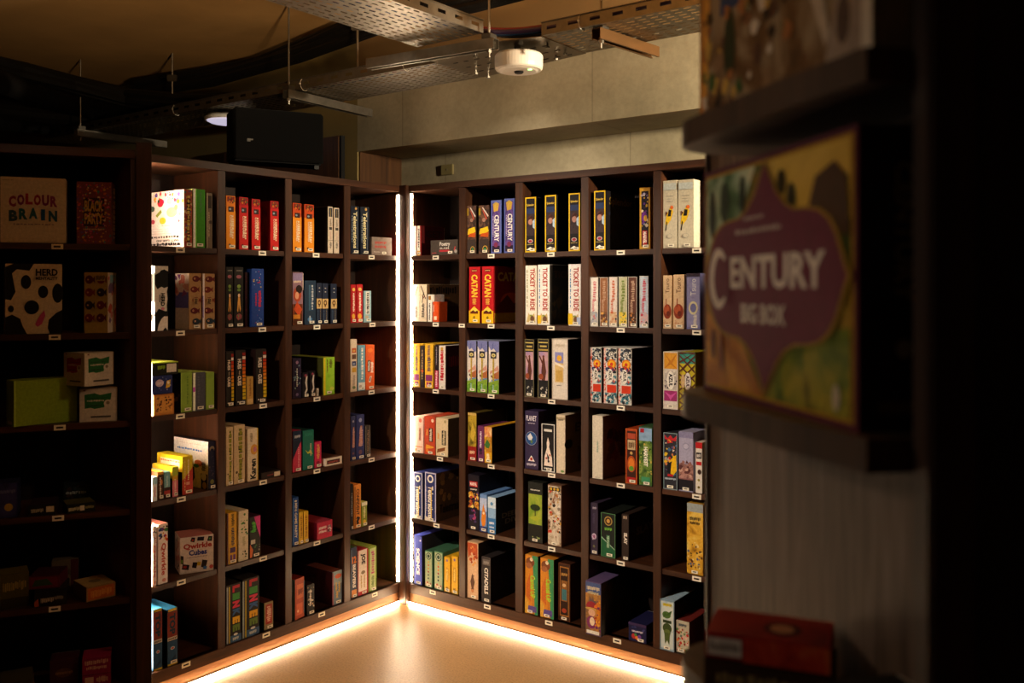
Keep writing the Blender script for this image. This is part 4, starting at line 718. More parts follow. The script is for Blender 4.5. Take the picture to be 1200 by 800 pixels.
put('L', 0, 4, 414.6, 423.2, 567.6, 'orange spine with black capitals and question mark', 'd8882c', [r(.1, .04, .2, .96, '4a2c18'), T('CONFIDENT', .32, .30, .76, .90, '1c1410', 'd', .03), T('?', .25, .09, .85, .27, '1c1410', 'h', .06)], d=.24)
put('L', 0, 4, 423.6, 430.4, 588, 'short olive green spine with pale lettering', '7a8a30', [r(0, .85, 1, 1, 'd8d4c0'), S(.3, .35, .7, .8, 'e0dca0', seed=5), e(.5, .2, .25, 'd8b840', .08)], topc='8a9a40', d=.2)
put('L', 0, 5, 411, 418.6, 641, 'navy spine with orange numerals, white capitals', '24304c', [T('12', .2, .68, .85, .82, 'd87a28', 'h', .05), T('BEAVERS', .3, .20, .75, .66, 'e8e4dc', 'd', .04), r(.1, .02, .9, .16, 'c88038'), r(.05, .04, .12, .96, '6a84a8')], d=.27, topc='5a7a48')
put('L', 0, 5, 419.2, 431.4, 644, 'white and red spine with black capitals', 'e4dccf', [r(0, .0, .08, 1, 'b0242c'), r(.88, 0, 1, 1, 'b0242c'), r(0, 0, 1, .09, 'b0242c'), T('JOE', .25, .68, .72, .92, '201a18', 'd', .05), e(.5, .50, .2, '8a7a60', .04), S(.25, .16, .4, .44, 'b08a30', seed=3), S(.55, .16, .7, .44, 'b08a30', seed=4)], d=.27, topc='a8242c')
put('L', 0, 5, 432.2, 441.2, 640.4, 'lime green spine with pink lettering', '8aa838', [r(.12, .03, .88, .97, 'b8c888'), S(.3, .40, .72, .92, 'b04a6a', seed=6), S(.3, .1, .7, .36, '4a6a28', seed=8), fr_(.08, '6a8a20')], d=.27, topc='a8bc50')

# === loudspeaker side, second bay
def cod(): return [r(.1, .89, .9, .985, '7a2018'), ('d', 10, 3, .15, .86, .85, .97, .12, ['2c5a28', 'c86a20', '3a1c14', '7a2a18']), r(.22, .70, .8, .80, '3a2424'), e(.4, .75, .12, '8a9aa8', .02), S(.55, .2, .8, .64, 'f0d8b0', seed=5), T('CODENAMES', .35, .22, .6, .64, 'f0dcc0', 'd', .02), e(.35, .08, .12, '4a1c10', .02)]
ora = [r(0, 0, 1, .72, 'N8:d87a1c,e08c20,c86418')]
put('L', 1, 0, 343, 353.4, 238, 'orange spine with picture square, nearer side divider', 'c84a1c', ora+cod(), group='matching orange picture-square games', topc='c84a1c')
put('L', 1, 0, 356.6, 368, 239.6, 'orange spine with picture square, second along', 'c84a1c', ora+cod(), group='matching orange picture-square games', topc='c84a1c', leftc='a8581c')
thn = [r(.2, .78, .85, .97, '20283c'), r(.45, .78, .6, .95, '8a7a4a'), r(.25, .5, .8, .56, '4a4440'), S(.3, .58, .7, .74, '8a7c70', seed=3), S(.3, .3, .7, .46, 'c8a898', seed=4), S(.3, .1, .7, .24, '6a6058', seed=5), r(0, .27, 1, .28, '8a7c70')]
put('L', 1, 0, 384.2, 390.2, 242, 'thin cream spine with navy window, first of pair', 'd8c8b4', thn, d=.24, group='pair of thin cream games', leftc='241c18', st=False)
put('L', 1, 0, 391.4, 397.6, 243.4, 'thin cream spine with navy window, beside divider', 'd8c8b4', thn, d=.24, group='pair of thin cream games', st=False)
put('L', 1, 1, 342.8, 355.2, 319, 'painted portrait spine in red and mauve', '8a6a78', [r(.04, .84, .96, .98, '8a7aa0'), S(.1, .80, .8, .85, 'e0c8b0', 'h'), r(.0, .0, .94, .4, 'N24:2a1c18,5a3018,8a3a20'), ('e', .45, .58, .38, 'a8462c', .14), ('e', .6, .68, .3, '241814', .08), e(.4, .56, .18, 'd89a78', .07), ('p', 'c04a24', [.1, .3, .4, .45, .9, .3, .6, .16]), r(.05, .12, .7, .20, 'c88028'), r(.94, .66, 1, .98, 'e0c8b8')], d=.27, stx=.65)
put('L', 1, 1, 357, 370.4, 328.6, 'wide slate-blue spine with pale lettering', '223448', [r(.55, .32, .78, .90, '2c4460'), S(.58, .34, .76, .9, 'b8bcc0', seed=5), r(.35, .32, .5, .9, '3a5a70'), e(.45, .12, .2, '4a7aa8', .05), r(.4, .06, .5, .2, 'a8b8c8')], d=.2)
sm = [r(.0, .38, 1, .62, 'c8a870'), e(.5, .52, .3, '5a3c20', .07), e(.5, .52, .14, 'c8a870', .03), ('p', '5a3c20', [.35, .42, .45, .50, .6, .46, .6, .42]), e(.5, .88, .13, 'b8b4ac', .012), e(.5, .79, .13, 'b8b4ac', .012), S(.2, .08, .3, .36, '4a6a88'), S(.65, .08, .75, .36, '8a7a58')]
for i, (a, b) in enumerate(((371, 377.2), (377.7, 384.6), (387.8, 394.8))):
    put('L', 1, 1, a, b, 331.4+.5*i, ['slim navy spine with tan band, beside slate-blue box', 'slim navy spine with tan band, middle of three', 'slim navy spine with tan band, standing apart'][i], '20283c', sm, d=.2, group='three slim navy games with a tan band')
put('L', 1, 2, 342.8, 353.2, 419.8, 'violet-black spine with pale green squiggles', '282038', [('d', 14, 4, .1, .2, .9, .82, .13, ['8ab0a8', '6a8a98', '282038']), S(.42, .3, .58, .75, 'd8e0d8', seed=4), e(.5, .9, .15, '9a7a98'), e(.5, .1, .15, '6a5a80')], d=.26, st=False)
jug = [('p', 'd8cfc4', [.3, .2, .6, .35, .4, .6, .6, .85, .8, .85, .7, .6, .8, .3, .5, .15]), e(.5, .88, .2, '8a3a50')]
put('L', 1, 2, 354.6, 361.8, 436.4, 'small black spine with white flourish, first of two', '181418', jug, d=.16, inset=.006, group='two small black games with a white flourish')
put('L', 1, 2, 363, 369.6, 434.4, 'small black spine with white flourish, second along', '181418', jug, d=.16, inset=.006, group='two small black games with a white flourish')
put('L', 1, 2, 371, 373.8, 455, 'tiny pale card packet in front of dark cover', 'd8ccb8', [r(.3, .2, .7, .8, '8a8070')], d=.05, inset=.01, st=False)
put('L', 1, 2, 379, 392, 418.6, 'lime and yellow spine with dark olive cover', '8ac028', [r(0, .0, 1, 1, 'N16:7ab020,98c838,a8c830'), r(.0, .0, .18, 1, 'd8c828'), S(.28, .6, .4, .95, '6a2420', seed=3), S(.5, .72, .8, .94, '5a4a20', seed=5), e(.75, .16, .2, 'c8d050', .05)], leftc='3c3c18', topc='8a8a30', d=.27, stx=.5)
put('L', 1, 3, 342.8, 353.4, 504.4, 'rose pink spine with slanted navy top', 'c83a5a', [r(0, .74, 1, 1, '20304a'), ('p', '1c2840', [0, .3, 0, .75, 1, .75, .5, .55]), S(.2, .82, .85, .90, 'c8ccd8', 'h'), S(.6, .12, .75, .6, 'f0a8b0', seed=4)], d=.24)
put('L', 1, 3, 354.8, 368, 504, 'teal spine with yellow lightning mark', '1c6a5a', [('p', 'c8c838', [.2, .52, .55, .42, .6, .5, .9, .38, .5, .46, .45, .40]), S(.62, .34, .8, .66, 'c8c0a0', seed=4), S(.15, .85, .85, .95, '2c8070', 'h')], d=.26, topc='1c5048', leftc='14483e')
put('L', 1, 3, 368.6, 376.8, 517.4, 'short hot pink spine beside the teal one', 'c82c58', [S(.3, .35, .75, .9, 'e8b060', seed=5), e(.5, .2, .25, '8a1c38', .06)], d=.2, topc='8a1c38')
put('L', 1, 3, 381, 401, 535.6, 'low flat white box with dark maroon window', 'e0d6c8', [r(.1, .22, .86, .72, '3a1a1c'), S(.16, .3, .8, .62, 'a05048', 'h'), r(.72, .3, .84, .6, '5a2c38')], topc='5a3a2c', d=.2, inset=.004, st=False)
put('L', 1, 4, 342.8, 350, 582.4, 'cobalt blue spine with cream capitals', '1c4a9a', [T('MINI GAME PARTY', .35, .16, .75, .88, 'e8dcc0', 'd', .03), r(.05, .04, .12, .98, '4a8ad0'), e(.5, .92, .2, 'e8dcc0', .02)], d=.24)
yy = [r(.1, .1, .9, .92, 'd8a818'), S(.3, .2, .7, .85, '8a5a14', seed=3), r(0, 0, .12, 1, 'e8d060')]
put('L', 1, 4, 350.4, 355.4, 599.6, 'golden yellow slim spine, first of the pair', 'd8b020', yy, d=.18)
put('L', 1, 4, 356, 361.6, 598.8, 'golden yellow slim spine, second of the pair', 'd8b020', yy, d=.18)
put('L', 1, 4, 371.4, 389.6, 610.6, 'cube-like crimson pink box with white print', 'b82848', [S(.12, .55, .6, .75, 'e8d0d0', 'h'), S(.12, .34, .6, .5, 'e8d0d0', 'h', 3), r(.66, .3, .92, .72, '8a5a68'), ('d', 12, 3, .68, .32, .9, .7, .05, ['e0c8d0', '6a2c40'])], leftc='7a1830', topc='a83a4a', d=.17, inset=.004, st=False)
put('L', 1, 5, 345, 357.4, 677, 'leaning brick-orange box with pale panels', 'a8401c', [r(.2, .5, .9, .85, 'c86030'), r(.15, .1, .8, .38, 'c85a30'), S(.3, .58, .8, .76, '6a2410', 'h'), r(.9, .1, 1, .9, '3a4a58'), e(.3, .2, .1, 'e0b080')], leftc='5a7a80', topc='7a2418', d=.2, rz=7, st=False, inset=.006)
put('L', 1, 5, 359.6, 368.6, 684.6, 'small black box with white squiggles', '1c181c', [('d', 16, 5, .1, .25, .9, .95, .12, ['d8d0c4', '8a8078', 'c8a078']), S(.3, .3, .6, .8, 'd8d0c8', seed=3)], topc='2c1c20', d=.18, inset=.004)
put('L', 1, 5, 389.4, 402.4, 668.4, 'grey-blue spine with big shadowed maroon cover', '6a8098', [r(0, .6, 1, 1, '8aa0b0'), ('e', .6, .84, .34, 'c85a38', .07), S(.3, .42, .5, .66, 'e0b828', seed=3), S(.6, .35, .8, .66, 'e0b828', seed=4), S(.35, .2, .6, .4, 'd8b040', seed=6), r(0, 0, .08, .98, 'a83a48')], leftc='4a1c22', left=[r(0, 0, 1, 1, 'N6:3c1a1c,54242a,2a2018'), ('e', .5, .5, .2, '5a3a28', .2)], topc='8a4a3a', d=.29)  # dark maroon patches carry the shade on the cover

# === loudspeaker side, third bay
redc = [r(0, 0, 1, .84, 'N7:a8141c,c0201c,8a1020')]
put('L', 2, 0, 265, 276, 229.4, 'amber orange spine with picture top', 'd87a20', ora+cod(), topc='a84018')
for i, (a, b, t) in enumerate(((280.2, 291, 231), (294.8, 305.2, 233.2), (316.6, 326.6, 235.6))):
    put('L', 2, 0, a, b, t, ['red spine with picture top, beside the amber one', 'red spine with picture top, middle of three', 'red spine with picture top, standing apart'][i], 'a8141c', redc+cod(), leftc=['7a2018', '7a2018', '8a1418'][i], left=[r(.1, .1, .9, .9, 'N10:4a1414,7a1c18,8a5a20,3a1014')], topc='4a1014', d=.2, group='three red picture-top games')
blk = [e(.5, .84, .28, '9a5a68', .03), ('e', .5, .68, .2, '7a9a48', .03), ('e', .5, .62, .2, '6a8a40', .02), ('p', 'd8a050', [.3, .28, .4, .5, .6, .5, .7, .3, .6, .25, .5, .38, .4, .25]), e(.5, .53, .12, 'e8c8a0', .03), e(.5, .18, .3, '8a4a50', .05), ('d', 9, 4, .3, .12, .75, .24, .09, ['a83a48', '5a2c38', '6a8a48']), S(.2, .93, .8, .95, '98908a', 'h')]
put('L', 2, 1, 264.8, 273.4, 312.6, 'black spine with little orange figure, first of pair', '24221f', blk, group='pair of black games with an orange figure')
put('L', 2, 1, 274.4, 285.4, 312.8, 'black spine with little orange figure, second', '24221f', blk, group='pair of black games with an orange figure')
put('L', 2, 1, 287, 292.6, 319, 'narrow blackish-red spine in shadow', '2c1014', [('d', 10, 3, .1, .1, .9, .9, .2, ['4a1820', '3a2414', '5a2428'])], inset=.04, d=.2, st=False)
put('L', 2, 1, 294.8, 309.4, 314.8, 'royal blue spine with red slanted lettering', '22408a', [T('Zigity', .45, .34, .8, .62, 'c82c38', 'd', .04) if False else S(.5, .34, .8, .62, 'd02c38', seed=4), S(.28, .36, .42, .58, 'c82838', seed=5), ('d', 14, 6, .1, .66, .9, .96, .05, ['98b0d8', 'c83a48', 'd8c050']), ('d', 10, 7, .1, .04, .9, .3, .05, ['98b0d8', '8a3a68'])], d=.24)
def hue():
    a = [T('HUES', .2, .66, .55, .84, 'e0d4c4', 'd', .04), S(.3, .56, .45, .63, 'a89888', seed=2), T('CUES', .2, .36, .55, .54, 'e0d4c4', 'd', .04)]
    cs = ['8a2018', 'e0d0c0', 'b03018', 'c04818', 'c85c1c', 'd06c1c', 'd07c20', 'd88c20', 'd89c20', 'e0a820', 'd8b020', 'c8b020', 'c8a81c']
    for i, c in enumerate(cs): a.append(r(.66, .95-.066*i-.052, .96, .95-.066*i, c))
    return a+[e(.2, .07, .06, 'd8d0c8'), e(.4, .07, .06, 'd8d0c8'), e(.6, .07, .06, 'd8d0c8')]
put('L', 2, 2, 264.8, 274, 411.4, 'black spine with orange colour swatches, beside divider', '26221f', hue(), group='three black games with colour swatches', d=.26)
put('L', 2, 2, 276, 288, 410, 'black spine with orange colour swatches, middle one', '26221f', hue(), group='three black games with colour swatches', d=.26)
put('L', 2, 2, 289.4, 297, 441, 'short tan box between the colour-swatch spines', 'b89048', [S(.35, .3, .65, .92, '8a5a28', seed=3), ('e', .6, .14, .2, '3a2c1c', .04), r(.05, .02, .95, .2, 'c8a870')], d=.16, inset=.006, st=False)
put('L', 2, 2, 299.8, 312.4, 408.8, 'black spine with orange colour swatches, standing apart', '26221f', hue(), group='three black games with colour swatches', d=.26, leftc='2c1a18')
frs = [T('BEASTS OF BALANCE', .35, .06, .8, .94, '6a6a28', 'd', .03) if False else S(.38, .06, .80, .95, '4a4420', seed=14), S(.42, .08, .76, .93, '8a8a28', seed=15), e(.25, .2, .1, '5a4a30'), S(.15, .3, .22, .7, 'b8a888', seed=3), e(.8, .42, .05, '7a3020')]
put('L', 2, 3, 264.8, 273.4, 500.4, 'cream spine with chunky olive lettering, beside divider', 'cdb48c', frs, group='two cream games with chunky olive lettering')
put('L', 2, 3, 274, 287.2, 497.8, 'cream spine with chunky olive lettering, second', 'cdb48c', frs, group='two cream games with chunky olive lettering')
put('L', 2, 3, 290, 302.4, 502, 'cream spine with big black vertical name', 'e4d4b8', [T('Karen', .25, .04, .80, .42, '1c1814', 'u', .04), e(.62, .60, .34, 'd8a048', .10), e(.70, .60, .16, 'c87a9a', .05), r(.92, 0, 1, 1, 'd8b028'), S(.2, .75, .5, .92, '9a8a70', seed=5)], st=False, d=.27)
put('L', 2, 3, 306, 329, 552, 'flat dark box lying with red print', '241a18', [S(.3, .35, .62, .6, '8a3030', 'h'), r(.66, .1, .96, .8, 'd8c8b0')], d=.2, topc='1c1412', inset=.006, st=False)
put('L', 2, 4, 266, 277.6, 600.4, 'yellow spine with dark grey lettering', 'd0a028', [r(0, 0, .12, 1, '3a2040'), S(.4, .74, .75, .97, '3a3018', seed=3), S(.38, .36, .78, .70, '3a3848', seed=4), r(.3, .22, .85, .32, '4a2c58'), r(.3, .04, .5, .18, '6a3a70'), r(.6, .04, .85, .18, '6a3a70')], d=.26, st=True)
put('L', 2, 4, 279.4, 291.2, 598, 'white spine with green shamrock-like marks', 'd8ccb0', [('d', 16, 5, .25, .52, .85, .82, .1, ['3a6a30', '5a8a3a', '2c5024']), e(.6, .92, .1, '3a6a30'), S(.35, .3, .7, .48, 'a8a078', seed=3), ('d', 6, 3, .3, .06, .8, .2, .1, ['4a5a30', '3a3a24'])], d=.26, st=False)
put('L', 2, 4, 292.4, 305.4, 604.6, 'black, pink and green zigzag spine', '1c1c1a', [('p', 'c83a8a', [.4, .99, .98, .99, .98, .45, .8, .6]), ('d', 10, 6, .15, .6, .6, .85, .14, ['3a9a30', '6ab048', '1c1c1a']), S(.2, .62, .6, .8, '4ab040', seed=4), ('p', 'c86830', [.02, .35, .3, .2, .2, .02, .02, .02]), r(.1, .34, .5, .44, 'b8b0a4'), ('d', 8, 2, .4, .1, .9, .3, .08, ['8a8078', '3a6a40'])], topc='3a1c30', d=.24)
def lnk():
    a = [r(.0, .0, .10, .97, '8a98a0'), r(.16, 0, .22, .97, 'c8b028')]
    for i, (ch, c) in enumerate(zip('LINKEE', ('b02838', '3a8a38', 'c83050', '2c5a98', 'd8a820', '5a7a30'))):
        a.append(T(ch, .40, .855-.135*i, .88, .97-.135*i, c, 'd', .07))
    return a+[r(.24, .0, 1, .12, '3a5a80'), S(.4, .03, .8, .09, 'c8ccd0', 'h'), e(.6, .13, .14, 'c8c8c8', .02)]
put('L', 2, 5, 265.4, 282.8, 684, 'wide black spine with rainbow capitals, first of two', '22201e', lnk(), group='two wide black games with rainbow capitals', topc='2c2824', st=False)
put('L', 2, 5, 284, 304, 676.6, 'wide black spine with rainbow capitals, second', '22201e', lnk(), group='two wide black games with rainbow capitals', topc='2c2824', st=False)
put('L', 2, 5, 309.6, 320.4, 705, 'small tan box with red picture, green side', '8a7a58', [r(.15, .2, .85, .92, 'a03a30'), S(.25, .3, .75, .85, 'd8b0a0', seed=5)], leftc='1c5a30', topc='5a2c28', d=.17)

# === loudspeaker side, end bay (lit from behind the broad post)
put('L', 3, 0, 215.4, 225.4, 222, 'party box, white candy-print cover, speckled spine', 'a04a3a', [('d', 60, 4, .04, .02, .96, .98, .14, ['c8a030', '8a2c3a', '6a4a8a', 'b8502a', '3a6a68', 'd8c088']), T('BLACK PARTY', .3, .1, .8, .9, 'd8c878', 'd', .04) if False else S(.3, .1, .78, .93, '2c2018', seed=8), S(.36, .12, .72, .92, 'd8c060', seed=9)],
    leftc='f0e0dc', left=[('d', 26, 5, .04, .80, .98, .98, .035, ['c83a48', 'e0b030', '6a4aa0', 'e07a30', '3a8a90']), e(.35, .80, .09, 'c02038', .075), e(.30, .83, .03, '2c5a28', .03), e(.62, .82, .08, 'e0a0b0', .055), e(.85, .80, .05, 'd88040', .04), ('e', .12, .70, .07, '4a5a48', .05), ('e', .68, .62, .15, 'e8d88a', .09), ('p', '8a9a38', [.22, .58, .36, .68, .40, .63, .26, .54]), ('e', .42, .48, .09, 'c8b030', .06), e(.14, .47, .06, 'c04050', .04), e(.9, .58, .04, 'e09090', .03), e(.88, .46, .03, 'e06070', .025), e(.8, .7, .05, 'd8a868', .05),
          S(.4, .38, .95, .395, 'a890a0', 'h', 2), r(.05, .33, .95, .335, 'b8a8b0'), r(.05, .29, .95, .295, 'b8a8b0'), r(.05, .25, .95, .255, 'b8a8b0'),
          T("IT'S A BLACK", .12, .035, .92, .075, '241c20', 'r', .03), T('PARTY GAME AND', .12, .095, .90, .135, '241c20', 'r', .03), T('EVERYONE INVITED', .12, .155, .92, .195, '241c20', 'r', .03)][:18]+[T("PARTY GAME AND", .25, .105, .88, .145, '241c20', 'r', .03), S(.08, .04, .92, .09, '241c20', 'h', 5), S(.10, .17, .92, .21, '241c20', 'h', 6)], d=.27)
put('L', 3, 0, 226.2, 240.6, 221.6, 'plain leaf green spine, lit side painted as white strip', '3c8a1c', [S(.5, .6, .75, .95, '4a7a40', seed=3), r(0, 0, .20, 1, 'f4f6ec'), r(.20, 0, .27, 1, '7ae030')], leftc='ccf0a0', d=.27, stx=.55, left=[r(0, 0, 1, 1, 'c0e890')])  # lit side face drawn as a white strip on the front
put('L', 3, 0, 242, 249, 226, 'thin taupe spine with dark window near divider', '6a5a48', [r(.25, .72, .85, .95, '2c2018'), S(.3, .2, .5, .65, 'b8a888', seed=4), r(.4, .44, .9, .5, '3a2c20'), r(0, 0, .1, 1, 'c8b898')], d=.26, st=False)
cow = [r(0, 0, 1, 1, 'ece6e0'), ('p', '100e0e', [0, 0, .2, 0, .3, .1, .5, .18, .7, .22, .98, .22, .98, .0, .8, .05, .6, 0, 1, 0, 1, .3, .8, .30, .3, .34, .1, .28, 0, .34]), ('p', '100e0e', [0, .86, .35, .90, .45, .93, .7, .95, 1, .92, 1, .68, .7, .66, .5, .68, .2, .64, 0, .72]), ('p', '100e0e', [.92, .3, 1, .3, 1, .7, .9, .6, .96, .5, .9, .4]), T('HERD', .45, .38, .75, .58, '14100f', 'd', .05), S(.32, .44, .40, .56, '3a3434', seed=2), e(.6, .34, .13, 'e08aa0', .022)]
put('L', 3, 1, 181, 197, 311.6, 'black and white cow-patch spine', 'ece6e0', cow, leftc='ece6e0', left=[('p', '100e0e', [.4, .4, 1, .45, 1, .9, .6, .8]), ('p', '100e0e', [0, .1, .8, 0, 1, .25, .5, .3])], d=.2, st=False, inset=.006)
fsh = []
for i in range(5):
    c = ['5a1c20', '6a2420', '7a3a28', '5a1c24', '22303c'][i]; y = .9-.19*i; x = .4 if i % 2 else .55
    fsh += [('e', x, y, .3, c, .055), ('p', c, [x+.2, y, x+.42, y+.05, x+.42, y-.05]), e(x-.1, y+.005, .07, 'c89a78'), e(x-.1, y+.005, .035, c)]
fsh += [r(.3, .44, .72, .56, 'a8845a'), S(.35, .45, .65, .55, '2c2018', seed=2)]
put('L', 3, 1, 221.4, 236, 320, 'brown fish-pattern spine, white and violet cover', 'a8845a', fsh, leftc='ece0dc', left=[r(.2, 0, .98, .28, 'f0e8e4'), r(.3, .38, .98, .66, '6a6ac8'), ('d', 10, 3, .3, .6, .98, .95, .1, ['d88070', 'e8b0a0', '8a4a90']), r(0, 0, .5, 1, '1c1614')], d=.2, group='two brown fish-pattern games')
put('L', 3, 1, 236.6, 252, 320.6, 'brown fish-pattern spine, closest to the divider', 'a8845a', fsh+[r(0, 0, .14, 1, 'eee4e8'), r(0, .2, .06, .6, '7a7ac8')], leftc='e8e0e4', left=[r(.6, 0, 1, .98, 'e0d8e0'), r(.7, .3, 1, .6, '7a7ac8')], d=.2, group='two brown fish-pattern games')  # pale strip on the front stands for the lit side face
put('L', 3, 2, 180, 204, 474, 'low orange box, lowest of the little stack', 'c8843a', [r(.1, .12, .92, .9, 'd89848'), ('d', 30, 4, .15, .2, .88, .85, .06, ['5a3018', '8a5a28', '3a2010']), fr_(.03, 'a86828')], h=.088, d=.2, leftc='f0c080', topc='8a5020', st=False, inset=.006)
put('L', 3, 2, 178.4, 202.4, 452, 'blue space-print box in the middle of the stack', '24306a', [('e', .35, .6, .2, 'c8b0c8', .2), S(.2, .5, .55, .7, 'e8d8e0', 'h'), ('p', 'd8b030', [.65, .3, .85, .35, .9, .75, .7, .7]), e(.78, .6, .06, 'f0e8d8'), ('d', 10, 3, .1, .1, .9, .9, .03, ['d8d8e8', '6a7ac8'])], h=.078, dz=.0892, d=.2, leftc='8090d0', st=False, inset=.009)
put('L', 3, 2, 178.4, 209, 440, 'black lime-rimmed box, topmost of the stack', '1c1c14', [S(.2, .45, .48, .8, '8ab828', 'h'), r(.55, .2, .92, .85, 'd8d0c4'), r(.0, .92, 1, 1, '98b830')], h=.055, dz=.168, d=.2, leftc='a8c050', topc='a8b848', st=False, inset=.012)
gg = [r(0, 0, 1, 1, 'N10:7a9a38,86a640,749434'), r(0, 0, .06, 1, '98b850')]
put('L', 3, 2, 211.8, 225, 436, 'plain moss green spine with dark scribbled side', '7a9a3a', gg+[S(.5, .2, .7, .9, '6a8a30', seed=4)], leftc='241c18', left=[('d', 16, 4, .3, .1, .95, .8, .06, ['6a5a48', '8a7a60'])], topc='9ab850', d=.25)
put('L', 3, 2, 225.6, 240.6, 436, 'grey-fronted green box with light painted on its edge', '4a4c58', [r(0, 0, .22, 1, 'eef4e0'), r(0, .5, .2, .62, 'c050c0'), S(.35, .2, .6, .9, '5a5c68', seed=4), fr_(.03, '6a6c70')], leftc='e0e8c0', left=[r(0, 0, 1, 1, 'dfe8d0'), e(.7, .55, .25, 'c040c0', .12)], topc='9ab850', d=.25)  # pale front edge paints the light on its side face
put('L', 3, 2, 241.4, 251, 436, 'plain moss green spine touching the divider', '7a9a3a', gg, topc='9ab850', d=.25)
put('L', 3, 3, 178.6, 184.4, 558.6, 'white and sky blue slim box, shortest beside post', 'e8f0f4', [r(0, .7, 1, 1, 'a8d8e8'), S(.3, .2, .7, .6, 'e090a0', seed=2)], leftc='e0f0f8', d=.12, st=False, inset=.006)
put('L', 3, 3, 184.8, 191.6, 552.6, 'brown and orange slim box, second from post', '4a2c1c', [('e', .6, .62, .25, 'd8884a', .1), S(.25, .1, .6, .8, 'd8c8b8', seed=3), r(0, .9, 1, 1, 'e0a030')], leftc='5a3420', topc='e0a030', d=.14)
put('L', 3, 3, 192, 199.6, 552.8, 'sky blue slim box with maroon lower half', '7ab0b8', [r(0, 0, 1, .42, '3a2420'), r(0, .16, 1, .3, 'a83a34'), S(.35, .45, .65, .85, 'c8e0e0', seed=3)], topc='6a98a0', d=.14)
put('L', 3, 3, 202, 208.6, 546.8, 'slim box, yellow above pink lettering', 'd8a828', [r(0, 0, 1, .55, 'e0788a'), S(.35, .08, .65, .6, 'f0d0c0', seed=5), r(0, .7, 1, 1, 'a8b838')], leftc='1c1410', left=[r(0, .62, 1, 1, 'e0b828'), S(.1, .7, .9, .8, 'f0e0c0', 'h')], topc='c8b830', d=.15)
put('L', 3, 3, 213.6, 226, 534.4, 'yellow and red spine with yellow cover', 'c8b020', [('p', 'b8382c', [0, 0, 1, 0, 1, .70, 0, .38]), S(.5, .38, .65, .92, 'f0e0a8', seed=3), S(.2, .1, .28, .9, 'e8c880', seed=5), r(.35, .25, .7, .33, 'd89080')], leftc='201610', left=[r(0, .6, 1, 1, 'd8b820'), r(.15, .66, .9, .9, 'f0d8b8'), S(.1, .82, .9, .88, 'c85a30', 'h')], topc='d8c028', d=.19)
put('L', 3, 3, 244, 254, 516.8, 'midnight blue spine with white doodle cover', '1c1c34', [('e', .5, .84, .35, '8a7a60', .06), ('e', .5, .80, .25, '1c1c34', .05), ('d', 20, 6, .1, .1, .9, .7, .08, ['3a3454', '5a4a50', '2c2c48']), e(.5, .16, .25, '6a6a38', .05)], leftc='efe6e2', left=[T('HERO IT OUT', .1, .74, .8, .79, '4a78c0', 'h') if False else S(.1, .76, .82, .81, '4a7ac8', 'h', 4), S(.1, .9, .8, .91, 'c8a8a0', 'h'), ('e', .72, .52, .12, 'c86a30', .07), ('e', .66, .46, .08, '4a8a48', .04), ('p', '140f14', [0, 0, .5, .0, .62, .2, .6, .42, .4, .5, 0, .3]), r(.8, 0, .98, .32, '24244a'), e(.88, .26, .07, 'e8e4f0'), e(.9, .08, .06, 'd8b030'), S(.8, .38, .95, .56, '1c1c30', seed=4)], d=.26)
def qw(): return [('d', 18, 5, .08, .72, .92, .97, .17, ['c03828', '2c4a80', 'd88a28', '6a3a80', '241c20', '3a7a40']), T('Qwirkle', .28, .14, .80, .68, 'c04030', 'd', .03), e(.6, .06, .2, 'd89080', .03)]
put('L', 3, 4, 178.6, 183.6, 616.6, 'white spine with red script, half behind post', 'f0e4e0', qw(), group='two white games with red script', leftc='f4ece8', st=False, d=.24)
put('L', 3, 4, 185, 196.8, 613.6, 'white spine with red script, pale pink lid', 'f0e4e0', qw(), group='two white games with red script', topc='b06a60', st=False, d=.24)
put('L', 3, 4, 213, 248, 628, 'squat white box printed with coloured cubes', 'd8cac2', [T('Qwirkle', .10, .64, .95, .82, 'a83428', 'h', .04), T('Cubes', .26, .48, .80, .64, '2c3480', 'h', .04), S(.2, .42, .8, .45, '8a7a78', 'h'), ('p', '241c20', [.05, .14, .25, .10, .28, .24, .08, .28]), ('p', '241c20', [.35, .16, .48, .12, .52, .28, .38, .30]), ('p', '2c2420', [.62, .14, .76, .10, .82, .30, .66, .34]), ('p', 'a03028', [.08, .18, .18, .15, .2, .22, .1, .24]), ('p', 'c8a828', [.5, .2, .6, .18, .62, .28, .52, .3]), ('p', '3a6ab0', [.68, .08, .78, .06, .8, .14, .7, .16]), e(.93, .12, .06, 'c05048'), ('p', '241c20', [.02, .30, .1, .28, .1, .5, .02, .52]), ('p', '6a8a30', [.03, .32, .08, .31, .08, .40, .03, .41]),
      ('p', '2c1c20', [.3, .88, .42, .84, .45, .97, .34, .99]), ('p', '241c24', [.5, .88, .7, .86, .72, .97, .52, .98]), ('p', '2a2024', [.8, .84, .95, .82, .96, .96, .84, .97]), e(.37, .91, .03, 'b03a30'), e(.88, .9, .03, '4a8a48')], leftc='f0dcd8', left=[('d', 14, 3, .1, .1, .95, .9, .1, ['c85048', 'e8a0a0', '3a3030'])], topc='a06058', d=.13, inset=.03, st=False, rz=-24, w=.142)
def top(): return [r(.1, .96, .9, 1, 'd8b828'), r(.04, .50, .96, .95, '7a2c20'), T('TOP', .22, .54, .78, .92, '1c2c40', 'd', .06), r(.04, .44, .96, .50, 'c8bca8'), S(.1, .45, .9, .49, '3a3028', 'h'), r(.04, .03, .96, .43, '1c4468'), e(.5, .30, .2, '98b0c0', .03), e(.5, .30, .12, 'b84828', .018), ('p', '142c48', [.2, .06, .8, .18, .8, .10, .3, .05]), r(.04, .0, .96, .03, 'c8a828')]
